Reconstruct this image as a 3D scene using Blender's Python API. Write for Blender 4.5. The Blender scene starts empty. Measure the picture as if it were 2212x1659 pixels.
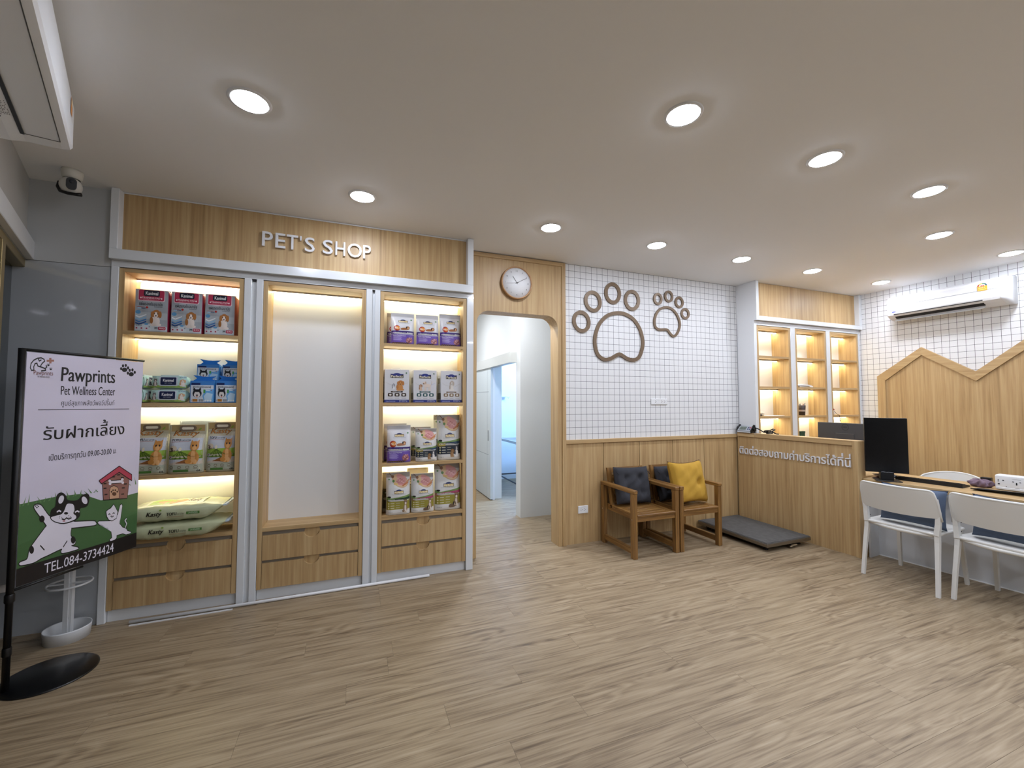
import bpy, bmesh, math, random, re
from mathutils import Vector, Matrix
random.seed(7)
PI = math.pi
scene = bpy.context.scene
COL = scene.collection

# ------------------------------------------------------------------ camera, world, exposure
FPX, CX, CY = 888.467, 1106.0, 829.5          # focal length in pixels of the 2212x1659 frame
YAW, PITCH = math.radians(20.709), math.radians(2.441)
EYE = Vector((0.0, 0.0, 1.383))
FWD = Vector((math.sin(YAW) * math.cos(PITCH), math.cos(YAW) * math.cos(PITCH), math.sin(PITCH)))
RIGHT = Vector((math.cos(YAW), -math.sin(YAW), 0.0))
UP = RIGHT.cross(FWD)
cam_data = bpy.data.cameras.new('camera')
cam_data.sensor_fit = 'HORIZONTAL'
cam_data.sensor_width = 36.0
cam_data.lens = FPX / 2212.0 * 36.0
cam_data.clip_start = 0.05
cam = bpy.data.objects.new('camera', cam_data)
COL.objects.link(cam)
cam.matrix_world = Matrix(((RIGHT.x, UP.x, -FWD.x, EYE.x), (RIGHT.y, UP.y, -FWD.y, EYE.y), (RIGHT.z, UP.z, -FWD.z, EYE.z), (0, 0, 0, 1)))
scene.camera = cam

world = bpy.data.worlds.new('night')
scene.world = world
world.use_nodes = True
world.node_tree.nodes['Background'].inputs[0].default_value = (0.05, 0.055, 0.06, 1)
world.node_tree.nodes['Background'].inputs[1].default_value = 0.5

vs = scene.view_settings
vs.view_transform = 'Standard'
vs.look = 'None'
vs.gamma = 1.0
vs.use_curve_mapping = False
vs.exposure = 1.28

LAMP = 66.0          # radiance of the round ceiling lamps
STRIP = 7.5         # radiance of the shelf light strips

H, YB, XR = 2.753, 3.586, 6.073                # ceiling, papered back wall, papered side wall


def ray(px, py):
    return RIGHT * ((px - CX) / FPX) + UP * ((CY - py) / FPX) + FWD


def on_y(px, py, y):
    d = ray(px, py)
    return EYE + d * (y / d.y)


def on_x(px, py, x):
    d = ray(px, py)
    return EYE + d * (x / d.x)


# ------------------------------------------------------------------ materials
def lin(c):
    c = c / 255.0
    return c / 12.92 if c <= 0.04045 else ((c + 0.055) / 1.055) ** 2.4


def rgb(h):
    return (lin(int(h[0:2], 16)), lin(int(h[2:4], 16)), lin(int(h[4:6], 16)), 1.0)


MATS = {}


def M(hexc, rough=0.5, metal=0.0, spec=0.5, coat=0.0, name=None):
    key = (hexc, rough, metal, spec, coat)
    if key not in MATS:
        m = bpy.data.materials.new(name or 'plain_' + hexc)
        m.use_nodes = True
        b = m.node_tree.nodes['Principled BSDF']
        b.inputs['Base Color'].default_value = rgb(hexc)
        b.inputs['Roughness'].default_value = rough
        b.inputs['Metallic'].default_value = metal
        b.inputs['Specular IOR Level'].default_value = spec
        b.inputs['Coat Weight'].default_value = coat
        m.diffuse_color = rgb(hexc)
        MATS[key] = m
    return MATS[key]


def new_mat(name):
    m = bpy.data.materials.new(name)
    m.use_nodes = True
    nt = m.node_tree
    return m, nt, nt.nodes['Principled BSDF']


def emitter(name, hexc, strength):
    m, nt, b = new_mat(name)
    b.inputs['Base Color'].default_value = (0.8, 0.8, 0.8, 1)
    b.inputs['Emission Color'].default_value = rgb(hexc)
    b.inputs['Emission Strength'].default_value = strength
    return m


def ramp(nt, stops):
    r = nt.nodes.new('ShaderNodeValToRGB')
    e = r.color_ramp.elements
    while len(e) < len(stops):
        e.new(0.5)
    for k, (p, c) in enumerate(stops):
        e[k].position = p
        e[k].color = rgb(c)
    return r


def wood(name, axis, stops, cross=26.0, along=0.9, rough=0.45, bump=0.04, coat=0.0, fine=3.0):
    """Grain runs along axis (0, 1 or 2) of the object's own coordinates."""
    m, nt, b = new_mat(name)
    N, L = nt.nodes, nt.links
    tc = N.new('ShaderNodeTexCoord')
    oi = N.new('ShaderNodeObjectInfo')
    mul = N.new('ShaderNodeVectorMath'); mul.operation = 'SCALE'
    mul.inputs[0].default_value = (7.3, 5.1, 3.7)
    L.new(oi.outputs['Random'], mul.inputs['Scale'])
    add = N.new('ShaderNodeVectorMath'); add.operation = 'ADD'
    L.new(tc.outputs['Object'], add.inputs[0]); L.new(mul.outputs[0], add.inputs[1])
    mp = N.new('ShaderNodeMapping')
    s = [cross, cross, cross]; s[axis] = along
    mp.inputs['Scale'].default_value = s
    L.new(add.outputs[0], mp.inputs['Vector'])
    n1 = N.new('ShaderNodeTexNoise')
    n1.inputs['Scale'].default_value = 1.0; n1.inputs['Detail'].default_value = 5.0
    n1.inputs['Roughness'].default_value = 0.62; n1.inputs['Distortion'].default_value = 0.35
    L.new(mp.outputs[0], n1.inputs['Vector'])
    mp2 = N.new('ShaderNodeMapping')
    s2 = [cross * fine, cross * fine, cross * fine]; s2[axis] = along * 2.2
    mp2.inputs['Scale'].default_value = s2
    L.new(add.outputs[0], mp2.inputs['Vector'])
    n2 = N.new('ShaderNodeTexNoise')
    n2.inputs['Scale'].default_value = 1.0; n2.inputs['Detail'].default_value = 3.0
    L.new(mp2.outputs[0], n2.inputs['Vector'])
    mx = N.new('ShaderNodeMix'); mx.data_type = 'FLOAT'
    mx.inputs[0].default_value = 0.35
    L.new(n1.outputs['Fac'], mx.inputs[2]); L.new(n2.outputs['Fac'], mx.inputs[3])
    r = ramp(nt, stops)
    L.new(mx.outputs[0], r.inputs[0])
    L.new(r.outputs[0], b.inputs['Base Color'])
    b.inputs['Roughness'].default_value = rough
    b.inputs['Coat Weight'].default_value = coat
    bp = N.new('ShaderNodeBump'); bp.inputs['Strength'].default_value = bump; bp.inputs['Distance'].default_value = 0.01
    L.new(mx.outputs[0], bp.inputs['Height']); L.new(bp.outputs[0], b.inputs['Normal'])
    return m


OAK = [(0.30, '9A7C53'), (0.46, 'B79769'), (0.60, 'C5A87A'), (0.75, 'CFB488')]
OAK_Z = wood('oak_veneer_upright', 2, OAK)
OAK_X = wood('oak_veneer_level', 0, OAK)
OAK_Y = wood('oak_veneer_deep', 1, OAK)
FLOOR_W = wood('vinyl_plank', 0, [(0.30, '5F4E3B'), (0.43, '85735A'), (0.54, '9B896E'), (0.70, 'AC9B81')], cross=40.0, along=1.9, rough=0.42, bump=0.03, fine=3.2)
_nt = FLOOR_W.node_tree                      # cathedral figure: contour lines of a stretched noise field
_N, _L = _nt.nodes, _nt.links
_b = _N['Principled BSDF']
_ramp = [n for n in _N if n.type == 'VALTORGB'][0]
_src = _ramp.inputs[0].links[0].from_socket
_add = [n for n in _N if n.type == 'VECT_MATH' and n.operation == 'ADD'][0]
_mp = _N.new('ShaderNodeMapping'); _mp.inputs['Scale'].default_value = (1.5, 8.0, 8.0)
_L.new(_add.outputs[0], _mp.inputs['Vector'])
_n = _N.new('ShaderNodeTexNoise'); _n.inputs['Scale'].default_value = 1.0; _n.inputs['Detail'].default_value = 1.5; _n.inputs['Distortion'].default_value = 0.4
_L.new(_mp.outputs[0], _n.inputs['Vector'])
_m1 = _N.new('ShaderNodeMath'); _m1.operation = 'MULTIPLY'; _m1.inputs[1].default_value = 62.0
_L.new(_n.outputs['Fac'], _m1.inputs[0])
_m2 = _N.new('ShaderNodeMath'); _m2.operation = 'SINE'; _L.new(_m1.outputs[0], _m2.inputs[0])
_m3 = _N.new('ShaderNodeMath'); _m3.operation = 'MULTIPLY_ADD'; _m3.inputs[1].default_value = 0.06
_mk = _N.new('ShaderNodeTexNoise'); _mk.inputs['Scale'].default_value = 1.0; _mk.inputs['Detail'].default_value = 0.0
_mp3 = _N.new('ShaderNodeMapping'); _mp3.inputs['Scale'].default_value = (2.6, 9.0, 9.0); _mp3.inputs['Location'].default_value = (3.1, 7.7, 1.3)
_L.new(_add.outputs[0], _mp3.inputs['Vector']); _L.new(_mp3.outputs[0], _mk.inputs['Vector'])
_mr = _N.new('ShaderNodeMapRange'); _mr.inputs[1].default_value = 0.50; _mr.inputs[2].default_value = 0.66
_L.new(_mk.outputs['Fac'], _mr.inputs[0])
_m4 = _N.new('ShaderNodeMath'); _m4.operation = 'MULTIPLY'
_L.new(_m2.outputs[0], _m4.inputs[0]); _L.new(_mr.outputs[0], _m4.inputs[1])
_L.new(_m4.outputs[0], _m3.inputs[0]); _L.new(_src, _m3.inputs[2])
_L.new(_m3.outputs[0], _ramp.inputs[0])
TEAK = [(0.30, '553A1C'), (0.48, '805B2F'), (0.62, '9B743E'), (0.78, 'B68E50')]
TEAK_X = wood('acacia_level', 0, TEAK, cross=40, along=2.0, rough=0.36)
TEAK_Y = wood('acacia_deep', 1, TEAK, cross=40, along=2.0, rough=0.36)
TEAK_Z = wood('acacia_upright', 2, TEAK, cross=40, along=2.0, rough=0.36)
GLOSS = M('DDE0E2', 0.16, 0, 0.5, 0.3, 'gloss_white_laminate')
WHITE = M('DDDFE0', 0.4, name='white_satin')
PLASTIC = M('E6E7E8', 0.3, name='white_plastic')
PAINT = M('DEDCD6', 0.75, name='wall_paint')
BLACK = M('0C0C0D', 0.4, name='black_plastic')
DARK = M('1A1714', 0.7, name='dark_gap')
STEEL = M('A9A6A0', 0.35, 1.0, name='brushed_steel')
CHROME = M('D8D8D8', 0.12, 1.0, name='chrome')


def paper_grid(name, axis, o_h, o_v, s=0.065):
    """White wallpaper printed with a thin dark square grid; axis = horizontal world axis, o_* = a line's place."""
    m, nt, b = new_mat(name)
    N, L = nt.nodes, nt.links
    g = N.new('ShaderNodeNewGeometry')
    sp = N.new('ShaderNodeSeparateXYZ')
    L.new(g.outputs['Position'], sp.inputs[0])
    outs = []
    for ch, o in ((axis, o_h), (2, o_v)):
        a = N.new('ShaderNodeMath'); a.operation = 'SUBTRACT'; a.inputs[1].default_value = o - 50 * s - 0.0014
        L.new(sp.outputs[ch], a.inputs[0])
        f = N.new('ShaderNodeMath'); f.operation = 'MODULO'; f.inputs[1].default_value = s
        L.new(a.outputs[0], f.inputs[0])
        c = N.new('ShaderNodeMath'); c.operation = 'LESS_THAN'; c.inputs[1].default_value = 0.0028
        L.new(f.outputs[0], c.inputs[0])
        outs.append(c)
    mx = N.new('ShaderNodeMath'); mx.operation = 'MAXIMUM'
    L.new(outs[0].outputs[0], mx.inputs[0]); L.new(outs[1].outputs[0], mx.inputs[1])
    mix = N.new('ShaderNodeMix'); mix.data_type = 'RGBA'
    mix.inputs[6].default_value = rgb('E4E4E4'); mix.inputs[7].default_value = rgb('24242A')
    L.new(mx.outputs[0], mix.inputs[0])
    L.new(mix.outputs[2], b.inputs['Base Color'])
    b.inputs['Roughness'].default_value = 0.6
    return m


PAPER_BACK = paper_grid('grid_wallpaper_back', 0, 1.9597, 2.6865)
PAPER_SIDE = paper_grid('grid_wallpaper_side', 1, 3.2778, 2.6955)

m, nt, b = new_mat('ceiling_paint')
nz = nt.nodes.new('ShaderNodeTexNoise'); nz.inputs['Scale'].default_value = 120
bp = nt.nodes.new('ShaderNodeBump'); bp.inputs['Strength'].default_value = 0.03
nt.links.new(nz.outputs['Fac'], bp.inputs['Height']); nt.links.new(bp.outputs[0], b.inputs['Normal'])
b.inputs['Base Color'].default_value = rgb('F0F0EF'); b.inputs['Roughness'].default_value = 0.85
CEIL = m

m, nt, b = new_mat('window_glass')
b.inputs['Base Color'].default_value = rgb('8C9090'); b.inputs['Roughness'].default_value = 0.03
b.inputs['Transmission Weight'].default_value = 1.0; b.inputs['IOR'].default_value = 1.45
GLASS = m
GOLD = M('9C8B62', 0.42, 0.75, name='champagne_aluminium')


def fabric(name, hexc, hex2, scale=220):
    m, nt, b = new_mat(name)
    n = nt.nodes.new('ShaderNodeTexNoise'); n.inputs['Scale'].default_value = scale
    r = ramp(nt, [(0.35, hex2), (0.65, hexc)])
    nt.links.new(n.outputs['Fac'], r.inputs[0]); nt.links.new(r.outputs[0], b.inputs['Base Color'])
    bp = nt.nodes.new('ShaderNodeBump'); bp.inputs['Strength'].default_value = 0.25; bp.inputs['Distance'].default_value = 0.004
    nt.links.new(n.outputs['Fac'], bp.inputs['Height']); nt.links.new(bp.outputs[0], b.inputs['Normal'])
    b.inputs['Roughness'].default_value = 0.9
    return m


FAB_DARK = fabric('charcoal_cotton', '37383E', '2B2C31')
FAB_YEL = fabric('mustard_cotton', 'C29836', 'B2892C')
FAB_BLUE = fabric('denim_blue_cotton', '59687F', '4A576C')
FAB_RAG = fabric('mauve_cloth', '8A7482', '6A5662', 90)


# ------------------------------------------------------------------ mesh building
class G:
    def __init__(self):
        self.v, self.f, self.mi, self.sm = [], [], [], []

    def add(self, vs_, fs, mi=0, smooth=False):
        o = len(self.v)
        self.v += [tuple(p) for p in vs_]
        for f in fs:
            self.f.append([i + o for i in f]); self.mi.append(mi); self.sm.append(smooth)
        return self

    def box(self, x0, x1, y0, y1, z0, z1, bev=0.0, mi=0, seg=1):
        if bev <= 0:
            p = [(x, y, z) for z in (z0, z1) for y in (y0, y1) for x in (x0, x1)]
            return self.add(p, [(0, 2, 3, 1), (4, 5, 7, 6), (0, 1, 5, 4), (2, 6, 7, 3), (0, 4, 6, 2), (1, 3, 7, 5)], mi)
        bm = bmesh.new()
        bmesh.ops.create_cube(bm, size=1.0)
        for q in bm.verts:
            q.co = Vector(((x0 + x1) / 2 + q.co.x * (x1 - x0), (y0 + y1) / 2 + q.co.y * (y1 - y0), (z0 + z1) / 2 + q.co.z * (z1 - z0)))
        bmesh.ops.bevel(bm, geom=list(bm.edges), offset=bev, segments=seg, profile=0.5, affect='EDGES', clamp_overlap=True)
        bm.verts.index_update()
        self.add([q.co for q in bm.verts], [[w.index for w in f.verts] for f in bm.faces], mi, seg > 1)
        bm.free()
        return self

    def prism(self, pts, axis, a0, a1, mi=0, smooth=False):
        n = len(pts)

        def mk(p, a):
            return {'x': (a, p[0], p[1]), 'y': (p[0], a, p[1]), 'z': (p[0], p[1], a)}[axis]
        v = [mk(p, a0) for p in pts] + [mk(p, a1) for p in pts]
        self.add(v, [list(range(n)), list(range(2 * n - 1, n - 1, -1))], mi)
        o = len(self.v) - 2 * n
        for i in range(n):
            j = (i + 1) % n
            self.f.append([o + i, o + n + i, o + n + j, o + j]); self.mi.append(mi); self.sm.append(smooth)
        return self

    def tube(self, path, r, n=8, closed=False, mi=0, square=False):
        path = [Vector(p) for p in path]
        rs = r if isinstance(r, (list, tuple)) else [r] * len(path)
        m = len(path)
        T = []
        for i in range(m):
            a = path[(i - 1) % m] if (closed or i > 0) else path[0]
            c = path[(i + 1) % m] if (closed or i < m - 1) else path[-1]
            T.append((c - a).normalized())
        ref = Vector((0, 0, 1)) if abs(T[0].z) < 0.9 else Vector((1, 0, 0))
        u = T[0].cross(ref).normalized()
        rings = []
        for i in range(m):
            u = (u - T[i] * u.dot(T[i])).normalized()
            w = T[i].cross(u)
            ring = []
            for k in range(n):
                a = 2 * PI * (k + (0.5 if square else 0)) / n
                ring.append(path[i] + (u * math.cos(a) + w * math.sin(a)) * rs[i])
            rings.append(ring)
        vv = [p for ring in rings for p in ring]
        ff = []
        for i in range(m if closed else m - 1):
            j = (i + 1) % m
            for k in range(n):
                k2 = (k + 1) % n
                ff.append((i * n + k, i * n + k2, j * n + k2, j * n + k))
        self.add(vv, ff, mi, not square)
        if not closed:
            o = len(self.v) - len(vv)
            self.f.append([o + k for k in range(n - 1, -1, -1)]); self.mi.append(mi); self.sm.append(False)
            self.f.append([o + (m - 1) * n + k for k in range(n)]); self.mi.append(mi); self.sm.append(False)
        return self

    def lathe(self, prof, c=(0, 0, 0), n=24, mi=0, axis='z', smooth=True):
        vv, ff = [], []
        for (r, h) in prof:
            for k in range(n):
                a = 2 * PI * k / n
                p = (r * math.cos(a), r * math.sin(a), h)
                if axis == 'y':
                    p = (p[0], p[2], p[1])
                elif axis == 'x':
                    p = (p[2], p[0], p[1])
                vv.append((c[0] + p[0], c[1] + p[1], c[2] + p[2]))
        for i in range(len(prof) - 1):
            for k in range(n):
                k2 = (k + 1) % n
                ff.append((i * n + k, i * n + k2, (i + 1) * n + k2, (i + 1) * n + k))
        self.add(vv, ff, mi, smooth)
        return self

    def grid(self, fn, nu, nv, closed_u=False, mi=0, smooth=True):
        vv = [fn(i / nu, j / nv) for j in range(nv + 1) for i in range(nu + (0 if closed_u else 1))]
        w = nu if closed_u else nu + 1
        ff = []
        for j in range(nv):
            for i in range(nu):
                i2 = (i + 1) % w if closed_u else i + 1
                ff.append((j * w + i, j * w + i2, (j + 1) * w + i2, (j + 1) * w + i))
        return self.add(vv, ff, mi, smooth)

    def mesh(self, name, mats):
        me = bpy.data.meshes.new(name)
        me.from_pydata(self.v, [], self.f)
        for m_ in mats:
            me.materials.append(m_)
        me.polygons.foreach_set('material_index', self.mi)
        me.polygons.foreach_set('use_smooth', self.sm)
        bm = bmesh.new(); bm.from_mesh(me)
        bmesh.ops.recalc_face_normals(bm, faces=bm.faces)
        bm.to_mesh(me); bm.free()
        me.update()
        return me


def tag(o, label=None, cat=None, group=None, kind=None):
    if label: o['label'] = label
    if cat: o['category'] = cat
    if group: o['group'] = group
    if kind: o['kind'] = kind
    return o


def obj(name, g, mats, parent=None, loc=(0, 0, 0), rot=(0, 0, 0)):
    me = g.mesh(name, mats if isinstance(mats, (list, tuple)) else [mats]) if isinstance(g, G) else g
    o = bpy.data.objects.new(name, me)
    COL.objects.link(o)
    o.location = loc; o.rotation_euler = rot
    if parent: o.parent = parent
    return o


def thing(name, label, cat, loc=(0, 0, 0), rot=(0, 0, 0), group=None, kind=None):
    o = bpy.data.objects.new(name, None)
    o.empty_display_size = 0.05
    COL.objects.link(o)
    o.location = loc; o.rotation_euler = rot
    return tag(o, label, cat, group, kind)


def copy_tree(o, parent=None):
    c = o.copy(); COL.objects.link(c); c.parent = parent
    for ch in list(o.children):
        copy_tree(ch, c)
    return c


def bx(name, parent, mat, x0, x1, y0, y1, z0, z1, bev=0.0, seg=1):
    """A box part given in world coordinates under an unrotated thing."""
    L = Vector((0, 0, 0)); p = parent
    while p is not None:
        L += p.location; p = p.parent
    c = Vector(((x0 + x1) / 2, (y0 + y1) / 2, z0))
    g = G().box(x0 - c.x, x1 - c.x, y0 - c.y, y1 - c.y, 0, z1 - z0, bev, 0, seg)
    return obj(name, g, mat, parent, c - L)


# ------------------------------------------------------------------ flat print (lettering, pictures on packets)
TXT = {}


def _text_raw(s, fat=0.0):
    cu = bpy.data.curves.new('lettering', 'FONT')
    cu.body = s; cu.size = 1.0; cu.dimensions = '2D'; cu.fill_mode = 'FRONT'; cu.resolution_u = 3; cu.offset = fat
    ob = bpy.data.objects.new('lettering', cu); COL.objects.link(ob)
    dg = bpy.context.evaluated_depsgraph_get(); dg.update()
    ev = ob.evaluated_get(dg)
    me = ev.to_mesh()
    v = [(p.co.x, p.co.y) for p in me.vertices]
    f = [list(p.vertices) for p in me.polygons]
    ev.to_mesh_clear()
    bpy.data.objects.remove(ob); bpy.data.curves.remove(cu)
    return v, f


def text2d(s, bold=0.0, shear=0.0, fat=0.0):
    key = (s, bold, shear, fat)
    if key in TXT:
        return TXT[key]
    tones, base, i = [], '', 0
    up_vowels = '\u0e34\u0e35\u0e36\u0e37\u0e31'
    for ch in s:
        if ch in '\u0e48\u0e49\u0e4a\u0e4b\u0e4c' and base and base[-1] in up_vowels:
            tones.append((base, ch))
        else:
            base += ch
    v, f = _text_raw(base, fat)
    for pre, ch in tones:
        a = max(p[0] for p in _text_raw(pre + '|')[0]) - max(p[0] for p in _text_raw('|')[0])
        tv, tf = _text_raw(ch, fat)
        o = len(v)
        v = v + [(x + a, y + 0.2) for x, y in tv]
        f = f + [[k + o for k in q] for q in tf]
    if shear:
        v = [(x + y * shear, y) for x, y in v]
    TXT[key] = (v, f)
    return v, f


def text_fit(s, u0, v0, u1, v1, bold=0.0, shear=0.0, fat=0.0):
    v, f = text2d(s, bold, shear, fat)
    xs = [p[0] for p in v]; ys = [p[1] for p in v]
    x0, x1, y0, y1 = min(xs), max(xs), min(ys), max(ys)
    return [(u0 + (x - x0) / (x1 - x0) * (u1 - u0), v0 + (y - y0) / (y1 - y0) * (v1 - v0)) for x, y in v], f


def ell(cu, cv, ru, rv, n=18, a0=0.0, rot=0.0):
    c, s = math.cos(rot), math.sin(rot)
    out = []
    for k in range(n):
        a = 2 * PI * k / n + a0
        x, y = ru * math.cos(a), rv * math.sin(a)
        out.append((cu + x * c - y * s, cv + x * s + y * c))
    return out


def rrect(u0, v0, u1, v1, ru, rv=None, n=4):
    rv = rv or ru
    out = []
    for cx, cy, a in ((u1 - ru, v1 - rv, 0), (u0 + ru, v1 - rv, 90), (u0 + ru, v0 + rv, 180), (u1 - ru, v0 + rv, 270)):
        for k in range(n + 1):
            t = math.radians(a + 90 * k / n)
            out.append((cx + ru * math.cos(t), cy + rv * math.sin(t)))
    return out


def rect(u0, v0, u1, v1):
    return [(u0, v0), (u1, v0), (u1, v1), (u0, v1)]


def stroke(pts, w, closed=False):
    """A ribbon outline around a polyline, as separate quads."""
    out = []
    n = len(pts)
    for i in range(n if closed else n - 1):
        a, c = Vector(pts[i]), Vector(pts[(i + 1) % n])
        d = (c - a)
        if d.length < 1e-9:
            continue
        d.normalize()
        q = Vector((-d.y, d.x)) * w / 2
        e = d * w * 0.3
        out.append([tuple(a - e + q), tuple(a - e - q), tuple(c + e - q), tuple(c + e + q)])
    return out


class Print:
    def __init__(self):
        self.el = []

    def p(self, pts, col):
        self.el.append((list(pts), [list(range(len(pts)))], col)); return self

    def many(self, polys, col):
        v, f = [], []
        for q in polys:
            f.append([len(v) + i for i in range(len(q))]); v += list(q)
        if v: self.el.append((v, f, col))
        return self

    def t(self, s, u0, v0, u1, v1, col, bold=0.0, shear=0.0):
        v, f = text_fit(s, u0, v0, u1, v1, 0.0, shear)
        if bold:                                  # heavier strokes: the same words laid again a hair to each side
            raw = text2d(s, 0.0, shear)[0]
            k = bold * (u1 - u0) / max(1e-6, max(p[0] for p in raw) - min(p[0] for p in raw))
            for d in (1, -1):
                self.el.append(([(x + k * d, y) for x, y in v], f, col))
        self.el.append((v, f, col)); return self

    def build(self, name, surf, parent, nu=6, nv=8, step=0.0003, off=0.0008, rough=0.35, flat=False):
        cols, bm, boxes = [], bmesh.new(), []
        for (v, f, col) in self.el:
            e = (min(p[0] for p in v), max(p[0] for p in v), min(p[1] for p in v), max(p[1] for p in v))
            k = 0
            for q, kq in boxes:
                if kq >= k and e[0] < q[1] and q[0] < e[1] and e[2] < q[3] and q[2] < e[3]:
                    k = kq + 1
            boxes.append((e, k))
            if col not in cols: cols.append(col)
            ci = cols.index(col)
            bv = [bm.verts.new((x, y, k)) for x, y in v]
            for q in f:
                if len(set(q)) > 2:
                    try:
                        fc = bm.faces.new([bv[i] for i in q]); fc.material_index = ci
                    except ValueError:
                        pass
        bmesh.ops.triangulate(bm, faces=bm.faces[:])
        if not flat:
            for i in range(1, nu):
                bmesh.ops.bisect_plane(bm, geom=bm.verts[:] + bm.edges[:] + bm.faces[:], plane_co=(i / nu, 0, 0), plane_no=(1, 0, 0))
            for i in range(1, nv):
                bmesh.ops.bisect_plane(bm, geom=bm.verts[:] + bm.edges[:] + bm.faces[:], plane_co=(0, i / nv, 0), plane_no=(0, 1, 0))
        for q in bm.verts:
            q.co = Vector(surf(q.co.x, q.co.y, off + step * q.co.z))
        me = bpy.data.meshes.new(name)
        bm.to_mesh(me); bm.free()
        for c in cols:
            me.materials.append(M(c, rough))
        return obj(name, me, None, parent)


def pets(P, kind, x, y, w, h, body='E8E2DA', mark='A9743F', dark='2A2422'):
    """A small sitting or standing animal picture filling the box at x, y (lower corner)."""
    def e(cx, cy, rx, ry, col, rot=0.0):
        P.p(ell(x + cx * w, y + cy * h, rx * w, ry * h, 16, 0, rot), col)
    if kind == 'sit':
        e(.45, .30, .34, .30, body); e(.30, .12, .22, .12, body); e(.66, .10, .24, .09, body)
        e(.42, .30, .10, .28, body); e(.60, .30, .10, .28, body)
        e(.18, .35, .12, .20, mark)
        e(.52, .74, .30, .24, mark); e(.50, .66, .14, .18, body); e(.24, .70, .10, .18, mark); e(.80, .70, .11, .20, mark)
        e(.50, .62, .05, .04, dark); e(.40, .74, .04, .035, dark); e(.62, .74, .04, .035, dark)
    elif kind == 'cat':
        e(.50, .28, .36, .28, mark); e(.36, .10, .12, .10, body); e(.62, .10, .12, .10, body); e(.20, .12, .20, .09, mark)
        e(.50, .34, .14, .26, body)
        e(.55, .74, .28, .20, mark)
        P.p([(x + .30 * w, y + .80 * h), (x + .32 * w, y + .99 * h), (x + .48 * w, y + .90 * h)], mark)
        P.p([(x + .62 * w, y + .90 * h), (x + .80 * w, y + .99 * h), (x + .81 * w, y + .80 * h)], mark)
        e(.55, .66, .13, .09, body); e(.44, .76, .05, .04, dark); e(.66, .76, .05, .04, dark)
    elif kind == 'lie':
        e(.50, .30, .46, .28, mark); e(.78, .58, .20, .36, mark); e(.82, .48, .12, .20, body); e(.30, .14, .28, .14, mark)
        e(.90, .52, .04, .07, dark); e(.66, .62, .07, .26, dark)
    elif kind == 'stand':
        e(.52, .50, .34, .17, body); e(.26, .72, .17, .16, body); e(.19, .68, .10, .08, mark)
        for q in (.28, .38, .66, .78): e(q, .20, .05, .22, body)
        P.many(stroke([(x + .84 * w, y + .56 * h), (x + .95 * w, y + .72 * h), (x + .92 * w, y + .92 * h)], .04 * w), body)
        e(.14, .68, .04, .03, dark); e(.36, .76, .06, .13, mark)
    return P


# ------------------------------------------------------------------ the setting: floor, ceiling, walls
floor = tag(obj('floor', G().box(-2.6, 6.3, -3.2, 3.60, -0.08, -0.004).box(0.2, 4.6, 3.60, 8.2, -0.08, -0.004), M('3A2F25', 0.6)),
            'grey-brown wood-look plank floor', 'floor', kind='structure')
plank_me = {}


def plank(x0, x1, y0, y1):
    k = (round(x1 - x0, 3), round(y1 - y0, 3))
    if k not in plank_me:
        w, d = x1 - x0 - 0.0008, y1 - y0 - 0.0008
        plank_me[k] = G().box(-w / 2, w / 2, -d / 2, d / 2, -0.004, 0.0).mesh('plank', [FLOOR_W])
    obj('plank', plank_me[k], None, floor, ((x0 + x1) / 2, (y0 + y1) / 2, 0))


rows = [(3.128 - 0.15 * k, 3.278 - 0.15 * k) for k in range(-2, 18)]
for i, (y0, y1) in enumerate(rows):
    st = {3: -1.045, 7: -1.01}.get(i, -1.045 + [0.0, 0.43, 0.80, 0.22, 0.61, 1.02][(i * 5 + 2) % 6])
    xs = [-2.2] + [round(st + 1.22 * k, 4) for k in range(-1, 8) if -2.1 < st + 1.22 * k < 6.0] + [6.07]
    for a, c in zip(xs[:-1], xs[1:]):
        plank(a, c, y0, min(y1, 3.578))
for i in range(24):
    y0 = 3.578 + 0.15 * i
    cut = 1.2 + [0.3, 0.9, 1.4, 0.6][i % 4]
    plank(0.5, cut, y0, y0 + 0.15); plank(cut, 3.6, y0, y0 + 0.15)
FLOOR_FAR = tag(obj('plank_run', G().box(-2.6, 6.07, -3.0, 0.578, -0.004, 0.0), FLOOR_W, floor), kind='stuff')

tag(obj('ceiling', G().box(-2.6, 6.3, -3.2, 3.60, H, H + 0.1).box(0.2, 4.6, 3.60, 8.2, H, H + 0.1), CEIL), 'plain off-white painted ceiling', 'ceiling', kind='structure')

wb = tag(obj('wall_back', G().box(-1.48, 0.985, 3.60, 3.73, 0, H).box(0.985, 1.86, 3.60, 3.73, 2.235, H).box(1.845, 6.2, 3.60, 3.73, 0, H), PAINT),
         'back wall with squared wallpaper over oak wainscot', 'wall', kind='structure')
bx('wallpaper', wb, PAPER_BACK, 1.895, 4.20, YB, 3.60, 1.0, H)
XP = [1.895, 2.337, 2.777, 3.214, 3.655, 4.19]
bx('wainscot_backing', wb, DARK, 1.895, 4.19, 3.590, 3.60, 0.0, 1.0)
for a, c in zip(XP[:-1], XP[1:]):
    bx('wainscot_panel', wb, OAK_Z, a + 0.0035, c - 0.0035, 3.578, 3.590, 0.0, 0.972)
bx('wainscot_cap', wb, OAK_X, 1.895, 4.187, 3.562, 3.590, 0.970, 1.008, 0.002)

wr = tag(obj('wall_right', G().box(XR, 6.2, -3.1, 3.60, 0, H), PAINT), 'side wall covered in white squared wallpaper', 'wall', kind='structure')
bx('wallpaper', wr, PAPER_SIDE, XR - 0.006, XR, -3.0, 3.59, 0.0, H)
tag(obj('wall_front', G().box(-0.2, 6.2, -3.2, -3.05, 0, H), PAINT), 'plain painted wall opposite the shelving', 'wall', kind='structure')

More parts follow.
